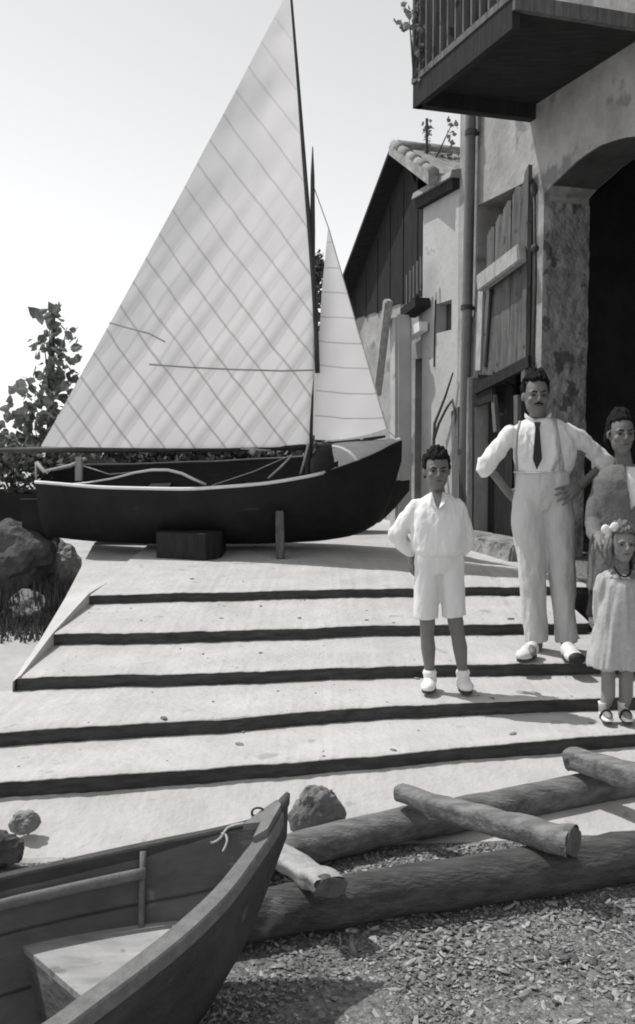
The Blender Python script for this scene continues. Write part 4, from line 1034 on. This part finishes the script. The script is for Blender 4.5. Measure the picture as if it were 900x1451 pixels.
props(man, 'man with hands on hips in white rolled-sleeve shirt, dark tie, braces and pale trousers', 'person')
face_bits(man, hc, HW, HH, HD, None, True)
hair_cap(man, hc + Vector((0, 0, .01)), HW, HH, HD, M['hair'], fringe=.55, vol=1.15, side=.0, fold=.012, seed=3)
# shirt
b = BM()
hloft(b, [(J(x, 800).x, MY, J(x, y).z, rx, ry) for x, y, rx, ry in ((767, 674, .150, .115), (768, 664, .168, .125), (769, 648, .190, .128), (768, 630, .192, .13), (766, 615, .185, .12), (765, 604, .165, .10), (764, 597, .115, .08), (763, 592, .065, .062))], 32)
limb(b, [J(723, 615, .0), J(706, 636, .02), J(689, 661, .04)], [.056, .060, .054]); limb(b, [J(804, 613), J(829, 629, .02), J(856, 654, .03)], [.058, .060, .054])
tube(b, [J(690, 650, .04), J(688, 664, .04), J(693, 670, .045)], [.054, .064, .060], 18); tube(b, [J(862, 645, .02), J(856, 658, .02), J(847, 666, .0)], [.052, .062, .058], 18)
link('shirt', fuse(b, .0065, 7, .011, (15, 15, 7), 2), M['shirt'], man, smooth=True)
for s_, pts in ((-1, ((762, 600, -.085), (752, 596, -.07), (744, 589, -.02))), (1, ((763, 600, -.085), (773, 596, -.07), (781, 588, -.02)))):
    b = BM(); P = [J(*q) for q in pts]; prism(b, [P[0], P[1] + Vz(-.018), P[2] + Vz(-.01), P[2] + Vz(.016), P[1] + Vz(.016)], Vector((0, .012, 0))); link('collar', b, M['shirt'], man)
b = BM(); prism(b, [J(757, 598, -.12), J(767, 598, -.12), J(765, 606, -.14), J(768.5, 650, -.165), J(761, 666, -.16), J(755.5, 650, -.165), J(759, 606, -.14)], Vector((0, .012, 0))); bmesh.ops.bevel(b, geom=b.edges[:], offset=.003, segments=1, affect='EDGES'); link('tie', b, M['black'], man)
for pts in (((786, 592, -.06), (788, 602, -.115), (792, 625, -.142), (794, 643, -.142)), ((794, 643, -.145), (789, 655, -.142), (783, 668, -.14)), ((794, 643, -.145), (797, 655, -.138), (798, 668, -.13)), ((737, 597, -.07), (733, 612, -.118), (731, 640, -.118), (733, 668, -.12))):
    b = BM(); tube(b, [J(*q) for q in pts], .009, 8, flat=.5, upv=Vector((0, -1, 0))); link('brace_strap', b, M['brace'], man, smooth=True)
# trousers
b = BM()
hloft(b, [(J(x, 800).x, MY + dy, J(x, y).z, rx, ry) for x, y, rx, ry, dy in ((767, 666, .163, .125, 0), (767, 680, .168, .125, 0), (768, 697, .176, .118, 0), (769, 712, .172, .105, 0), (770, 722, .12, .085, 0))], 30)
def leg(pts): tube(b, [J(x, y, d) for x, y, r_, d in pts], [r_ for x, y, r_, d in pts], 22)
leg(((751, 688, .088, 0), (749, 712, .099, 0), (748, 730, .1, 0), (751, 770, .094, 0), (754, 810, .086, -.02), (757, 850, .078, -.01), (759, 890, .072, .01), (760, 908, .074, .02)))
leg(((786, 688, .088, 0), (788, 712, .099, 0), (790, 730, .101, 0), (793, 770, .094, 0), (796, 810, .084, -.02), (799, 850, .074, -.01), (802, 890, .068, .01), (803, 908, .07, .02)))
link('trousers', fuse(b, .007, 10, .010, (14, 14, 5), 8), M['trouser'], man, smooth=True)
b = BM(); tube(b, [J(767 + 39 * math.cos(a), 669, .0) + Vector((0, -.128 * math.sin(a), 0)) for a in [math.pi * k / 16 for k in range(17)]], .004, 6); link('waistband', b, M['trouser'], man, smooth=True)
shoe(man, fl_ + Vector((.05, .07, 0)), fl_ + Vector((-.085, -.12, 0)), .10, .095, M['canvas']); shoe(man, fr2 + Vector((0, .08, 0)), fr2 + Vector((.01, -.16, 0)), .11, .10, M['canvas'])
b = BM(); ell(b, fr2 + Vector((.012, -.135, .035)), (.05, .035, .035)); link('toe_cap', b, M['black'], man, smooth=True)

# --- the boy
BYY = 5.2
def J(px, py, dy=0.0): return at(px, py, BYY + dy)
f1, f2 = atz(609, 976, -1.375), atz(657, 976, -1.375)
b = BM(); hc = J(619, 668, -.02); HW, HH, HD = .070, .112, .088
head(b, hc, HW, HH, HD)
limb(b, [J(619, 690, .02), J(620, 708, .02)], [.042, .046])
hloft(b, [(J(621, 800).x, BYY, J(621, y).z, rx, ry) for y, rx, ry in ((800, .09, .055), (760, .10, .07), (730, .10, .07), (716, .09, .05), (704, .045, .045))])
limb(b, [J(593, 720), J(564, 757, .06), J(584, 788, .1)], [.028, .027, .02]); limb(b, [J(645, 720), J(661, 760, .06), J(655, 786, .1)], [.028, .026, .02])
hand(b, J(582, 782, .10), Vector((.05, .1, -.9)), Vector((-1, -.3, 0)), 1, .85, .25); hand(b, J(656, 782, .12), Vector((-.3, .3, -.9)), Vector((1, -.3, 0)), -1, .85, .25)
limb(b, [J(604, 800), J(605, 866, 0), J(606, 885, -.006), J(605, 897, 0), J(607, 918, .014), J(609, 955, .01)], [.050, .043, .043, .037, .041, .024])
limb(b, [J(639, 800), J(643, 866, 0), J(646, 883, -.006), J(648, 896, 0), J(652, 918, .014), J(656, 955, .01)], [.050, .043, .044, .038, .041, .024])
for f in (f1, f2): ell(b, f + Vector((0, -.01, .04)), (.028, .07, .025))
boy = link('person', fuse(b, .005, 2), M['skin'], None, smooth=True, base=(J(625, 800).x, BYY, CAMZ - 1.375))
props(boy, 'boy in white open-necked shirt and white shorts with his hands behind his back', 'person')
face_bits(boy, hc, HW, HH, HD, None)
hair_cap(boy, hc + Vector((0, 0, .004)), HW, HH, HD, M['hair'], fringe=.48, vol=1.16, side=.0, fold=.010, seed=6)
b = BM()
hloft(b, [(J(x, 800).x, BYY, J(x, y).z, rx, ry) for x, y, rx, ry in ((622, 786, .128, .10), (622, 779, .148, .12), (621, 768, .152, .125), (620, 745, .148, .12), (620, 725, .146, .11), (620, 712, .125, .085), (620, 704, .085, .07), (620, 699, .052, .052))], 30)
limb(b, [J(592, 717, .0), J(576, 738, .03), J(563, 757, .05)], [.048, .050, .046]); limb(b, [J(563, 757, .05), J(571, 771, .06), J(583, 780, .06)], [.046, .044, .034])
limb(b, [J(647, 717, .0), J(656, 740, .03), J(661, 762, .05)], [.048, .047, .044]); limb(b, [J(661, 762, .05), J(661, 773, .06), J(656, 781, .07)], [.044, .040, .032])
link('shirt', fuse(b, .006, 6, .010, (17, 17, 8), 5), M['shirt'], boy, smooth=True)
b = BM(); prism(b, [J(613, 699, -.085), J(626, 699, -.085), J(621, 721, -.125)], Vector((0, .02, 0))); link('neck_opening', b, M['skin'], boy)
for pts in (((612, 697, -.06), (619, 721, -.128), (610, 712, -.12), (604, 701, -.05)), ((627, 697, -.06), (622, 721, -.128), (631, 712, -.12), (637, 701, -.05))):
    b = BM(); prism(b, [J(*q) for q in pts], Vector((0, .012, -.004))); link('collar', b, M['shirt'], boy)
b = BM()
hloft(b, [(J(621, 800).x, BYY, J(621, y).z, rx, ry) for y, rx, ry in ((776, .125, .10), (788, .132, .10), (800, .134, .09), (812, .11, .07))], 28)
tube(b, [J(x, y, 0) for x, y in ((606, 785), (604, 830), (604, 876))], [.070, .070, .067], 22); tube(b, [J(x, y, -.005) for x, y in ((638, 785), (641, 830), (644, 873))], [.070, .070, .067], 22)
link('shorts', fuse(b, .0065, 8, .007, (14, 14, 4), 4), M['shorts'], boy, smooth=True)
for f, x in ((f1, 609), (f2, 656)):
    b = BM(); tube(b, [J(x, 949, .01), J(x, 953, .01), J(x, 958, .01), J(x, 972, .015)], [.034, .040, .034, .034], 16); link('sock', b, M['shirt'], boy, smooth=True)
shoe(boy, f1 + Vector((.02, .08, 0)), f1 + Vector((-.03, -.12, 0)), .085, .085, M['shirt']); shoe(boy, f2 + Vector((0, .08, 0)), f2 + Vector((.005, -.12, 0)), .088, .085, M['shirt'])

# --- the woman
WY = 5.62
def J(px, py, dy=0.0): return at(px, py, WY + dy)
b = BM(); hc = J(880, 616, -.02); HW, HH, HD = .074, .128, .095
head(b, hc, HW, HH, HD); limb(b, [J(882, 640, .02), J(885, 662, .03)], [.045, .05])
zf = CAMZ - 1.32
hloft(b, [(J(890, 800).x, WY + .02, z, rx, ry) for z, rx, ry in ((J(0, 900).z, .08, .07), (J(0, 800).z, .15, .10), (J(0, 740).z, .13, .09), (J(0, 690).z, .13, .09), (J(0, 668).z, .13, .07), (J(0, 658).z, .06, .05))])
limb(b, [J(858, 682), J(846, 740, .02), J(851, 772, -.28)], [.04, .034, .022]); limb(b, [J(925, 682), J(940, 740), J(930, 790, -.1)], [.04, .034, .022])
hand(b, J(848, 752, -.3), J(856, 778, -.44) - J(848, 752, -.3), Vector((-.3, -1, .3)), -1, 1.0, .2, .14); hand(b, J(930, 790, -.1), Vector((0, -.2, -1)), Vector((1, 0, 0)), 1, .95)
for x in (873, 905): limb(b, [J(x, 850), Vector((J(x, 800).x, WY, zf + .3)), Vector((J(x, 800).x, WY + .02, zf + .05))], [.07, .05, .032]); ell(b, Vector((J(x, 800).x, WY - .04, zf + .035)), (.035, .1, .03))
wom = link('person', fuse(b, .0055, 2), M['skin'], None, smooth=True, base=(J(890, 800).x, WY, zf))
props(wom, 'dark-haired woman in grey jacket and white blouse behind the little girl', 'person')
face_bits(wom, hc, HW, HH, HD, None)
hair_cap(wom, hc + Vector((0, .01, .008)), HW, HH, HD, M['hair'], fringe=.46, vol=1.13, side=.3, fold=.008, seed=12)
b = BM(); ell(b, hc + Vector((0, .09, -.02)), (.075, .06, .07)); link('hair_bun', b, M['hair'], wom, smooth=True)
b = BM(); hloft(b, [(J(890, 800).x, WY, J(890, y).z, rx, ry) for y, rx, ry in ((770, .14, .105), (740, .14, .115), (700, .145, .122), (680, .14, .105), (668, .11, .08), (660, .06, .055))], 28); link('blouse', fuse(b, .008, 3, .008), M['shirt'], wom, smooth=True)
# jacket: shell open down the front
def jacket_half(b, s_, cx):
    rows = []
    tab = ((658, .075, .07, .30), (668, .140, .10, .34), (680, .178, .135, .28), (700, .184, .15, .16), (724, .177, .152, .02), (760, .184, .148, .06), (800, .195, .152, .05), (835, .203, .155, .08))
    for y, rx, ry, gap in tab:
        o_, i_ = [], []
        for k in range(17):
            a = -math.pi / 2 + s_ * (gap * (.2 if s_ < 0 else 2.4) + (math.pi + .1 - gap * (.2 if s_ < 0 else 2.4)) * k / 16)
            for row, t in ((o_, 0), (i_, .022)): row.append(b.verts.new((J(cx, 740).x + math.cos(a) * (rx - t), WY + .01 + math.sin(a) * (ry - t), J(cx, y).z)))
        rows.append(o_ + i_[::-1])
    n = len(rows[0])
    for r0, r1 in zip(rows, rows[1:]):
        for k in range(n): b.faces.new((r0[k], r0[(k + 1) % n], r1[(k + 1) % n], r1[k]))
    for r in (rows[0], rows[-1]):
        for k in range(16): b.faces.new((r[k], r[k + 1], r[n - 2 - k], r[n - 1 - k]))
b = BM(); jacket_half(b, -1, 882); jacket_half(b, 1, 882)
limb(b, [J(857, 684, 0), J(846, 715, .0), J(842, 742, -.03)], [.062, .058, .054]); tube(b, [J(842, 742, -.03), J(843, 756, -.16), J(847, 764, -.27)], [.054, .046, .042], 18)
limb(b, [J(922, 684), J(938, 730), J(934, 778, -.08)], [.062, .056, .045])
link('jacket', fuse(b, .008, 2, .008, (10, 10, 6), 3), M['jacket'], wom, smooth=True)
b = BM(); hloft(b, [(J(890, 800).x, WY + .03, z, rx, ry) for z, rx, ry in ((zf + .28, .24, .18), (zf + .5, .21, .17), (J(0, 790).z, .17, .135), (J(0, 765).z, .145, .115))], 30); link('skirt', fuse(b, .01, 3, .02, (12, 12, 1), 1), M['skirt'], wom, smooth=True)
for x in (873, 905):
    q = Vector((J(x, 800).x, WY, zf)); shoe(wom, q + Vector((0, .08, 0)), q + Vector((0, -.13, 0)), .085, .07, M['black'])

# --- the little girl
GY = 4.86
def J(px, py, dy=0.0): return at(px, py, GY + dy)
zg = CAMZ - 1.435
g1, g2 = Vector((J(860, 800).x, GY - .03, zg)), Vector((J(888, 800).x, GY - .03, zg))
b = BM(); hc = J(882, 771, -.01); HW, HH, HD = .062, .098, .082
head(b, hc, HW, HH, HD); limb(b, [J(882, 792, .01), J(882, 806, .01)], [.03, .034])
hloft(b, [(J(881, 800).x, GY, J(881, y).z, rx, ry) for y, rx, ry in ((920, .09, .08), (880, .09, .075), (840, .085, .07), (816, .085, .05), (808, .04, .035))])
limb(b, [J(857, 820), J(850, 855, .02), J(851, 892, -.02)], [.028, .024, .017]); limb(b, [J(905, 820), J(913, 855, .02), J(912, 892, -.02)], [.028, .024, .017])
hand(b, J(851, 892, -.02), Vector((.05, -.1, -1)), Vector((-1, 0, 0)), 1, .62); hand(b, J(912, 892, -.02), Vector((0, -.1, -1)), Vector((1, 0, 0)), -1, .62)
for g_, x in ((g1, 862), (g2, 887)): limb(b, [J(x, 905), J(x, 955, -.01), J(x, 985, 0), Vector((g_.x, GY, zg + .045))], [.05, .036, .036, .023]); ell(b, g_ + Vector((0, -.03, .03)), (.022, .055, .02))
girl = link('person', fuse(b, .0045, 2), M['skin_light'], None, smooth=True, base=(J(881, 800).x, GY, zg))
props(girl, 'little girl in pale dress and sandals with a white bow in her hair', 'person')
face_bits(girl, hc, HW, HH, HD, None, browm=M['hair_mid'])
hair_cap(girl, hc + Vector((0, 0, .004)), HW, HH, HD, M['hair_mid'], fringe=.48, vol=1.16, side=.3, fold=.012, seed=17)
for s_ in (-1, 1):
    b = BM()
    for k in range(7):
        q = hc + Vector((s_ * (.058 + .006 * (k % 3)), .03 - .014 * k * .5, -.02)); tube(b, [q + Vector((0, 0, .05)), q + Vector((s_ * .012, 0, -.01)), q + Vector((s_ * .004, -.004, -.05)), q + Vector((s_ * .014, 0, -.085))], [.012, .015, .013, .006], 8)
    link('hair_lock', b, M['hair_mid'], girl, smooth=True)
b = BM(); q = hc + Vector((-.075, -.035, .085))
for s_ in (-1, 1): ell(b, q + Vector((s_ * .022, 0, .006 * s_)), (.024, .014, .026), Matrix.Rotation(s_ * .5, 3, 'Y'), 2)
ell(b, q, (.01, .012, .01), sub=2); tube(b, [q, q + Vector((-.016, .002, -.05))], [.008, .012], 8, flat=.4); link('hair_bow', b, M['shirt'], girl, smooth=True)
b = BM()
hloft(b, [(J(x, 800).x, GY, J(x, y).z, rx, ry) for x, y, rx, ry in ((877, 944, .152, .13), (877, 925, .146, .125), (878, 890, .126, .108), (880, 850, .108, .092), (881, 828, .102, .082), (881, 815, .088, .062), (882, 808, .055, .046))], 36)
limb(b, [J(858, 821), J(852, 838, .01)], [.040, .044]); limb(b, [J(904, 821), J(911, 838, .01)], [.040, .044])
tube(b, [J(852, 838, .01), J(849, 862, .015), J(850, 885, 0)], [.042, .036, .030], 16); tube(b, [J(911, 838, .01), J(914, 862, .015), J(913, 885, 0)], [.042, .036, .030], 16)
link('dress', fuse(b, .0065, 2, .015, (20, 20, 2), 9), M['dress'], girl, smooth=True)
b = BM(); n = 40; r0, r1 = [], []
for k in range(n + 1):
    a = 2 * math.pi * k / n; wv = .006 * math.sin(k * 2.4)
    r0.append(b.verts.new((J(882, 800).x + math.cos(a) * .042, GY + math.sin(a) * .038 - .005, J(882, 806).z))); r1.append(b.verts.new((J(882, 800).x + math.cos(a) * .086, GY + math.sin(a) * .076 - .005, J(882, 817).z + wv)))
for k in range(n): b.faces.new((r0[k], r0[k + 1], r1[k + 1], r1[k]))
bmesh.ops.solidify(b, geom=b.faces[:], thickness=.004); link('frilled_collar', b, M['dress'], girl, smooth=True)
b = BM(); tube(b, [J(882 + 11 * math.cos(a), 803, -.04) + Vector((0, -.045 * abs(math.sin(a)), -.045 * math.sin(a))) for a in [math.pi * k / 12 for k in range(13)]], .0045, 6); link('necklace', b, M['hair'], girl, smooth=True)
for g_ in (g1, g2):
    b = BM(); tube(b, [Vector((g_.x, GY, zg + .04)), Vector((g_.x, GY, zg + .075)), Vector((g_.x, GY, zg + .085))], [.026, .027, .030], 14); link('sock', b, M['shirt'], girl, smooth=True)
    o = shoe(girl, g_ + Vector((0, .06, 0)), g_ + Vector((0, -.085, 0)), .062, .045, M['shirt'], 'sandal')
    b = BM(); tube(b, [g_ + Vector((math.cos(a) * .030, -.015, .012 + math.sin(a) * .042)) for a in [math.pi * k / 10 for k in range(11)]], .006, 6); link('strap', b, M['black'], o, smooth=True)
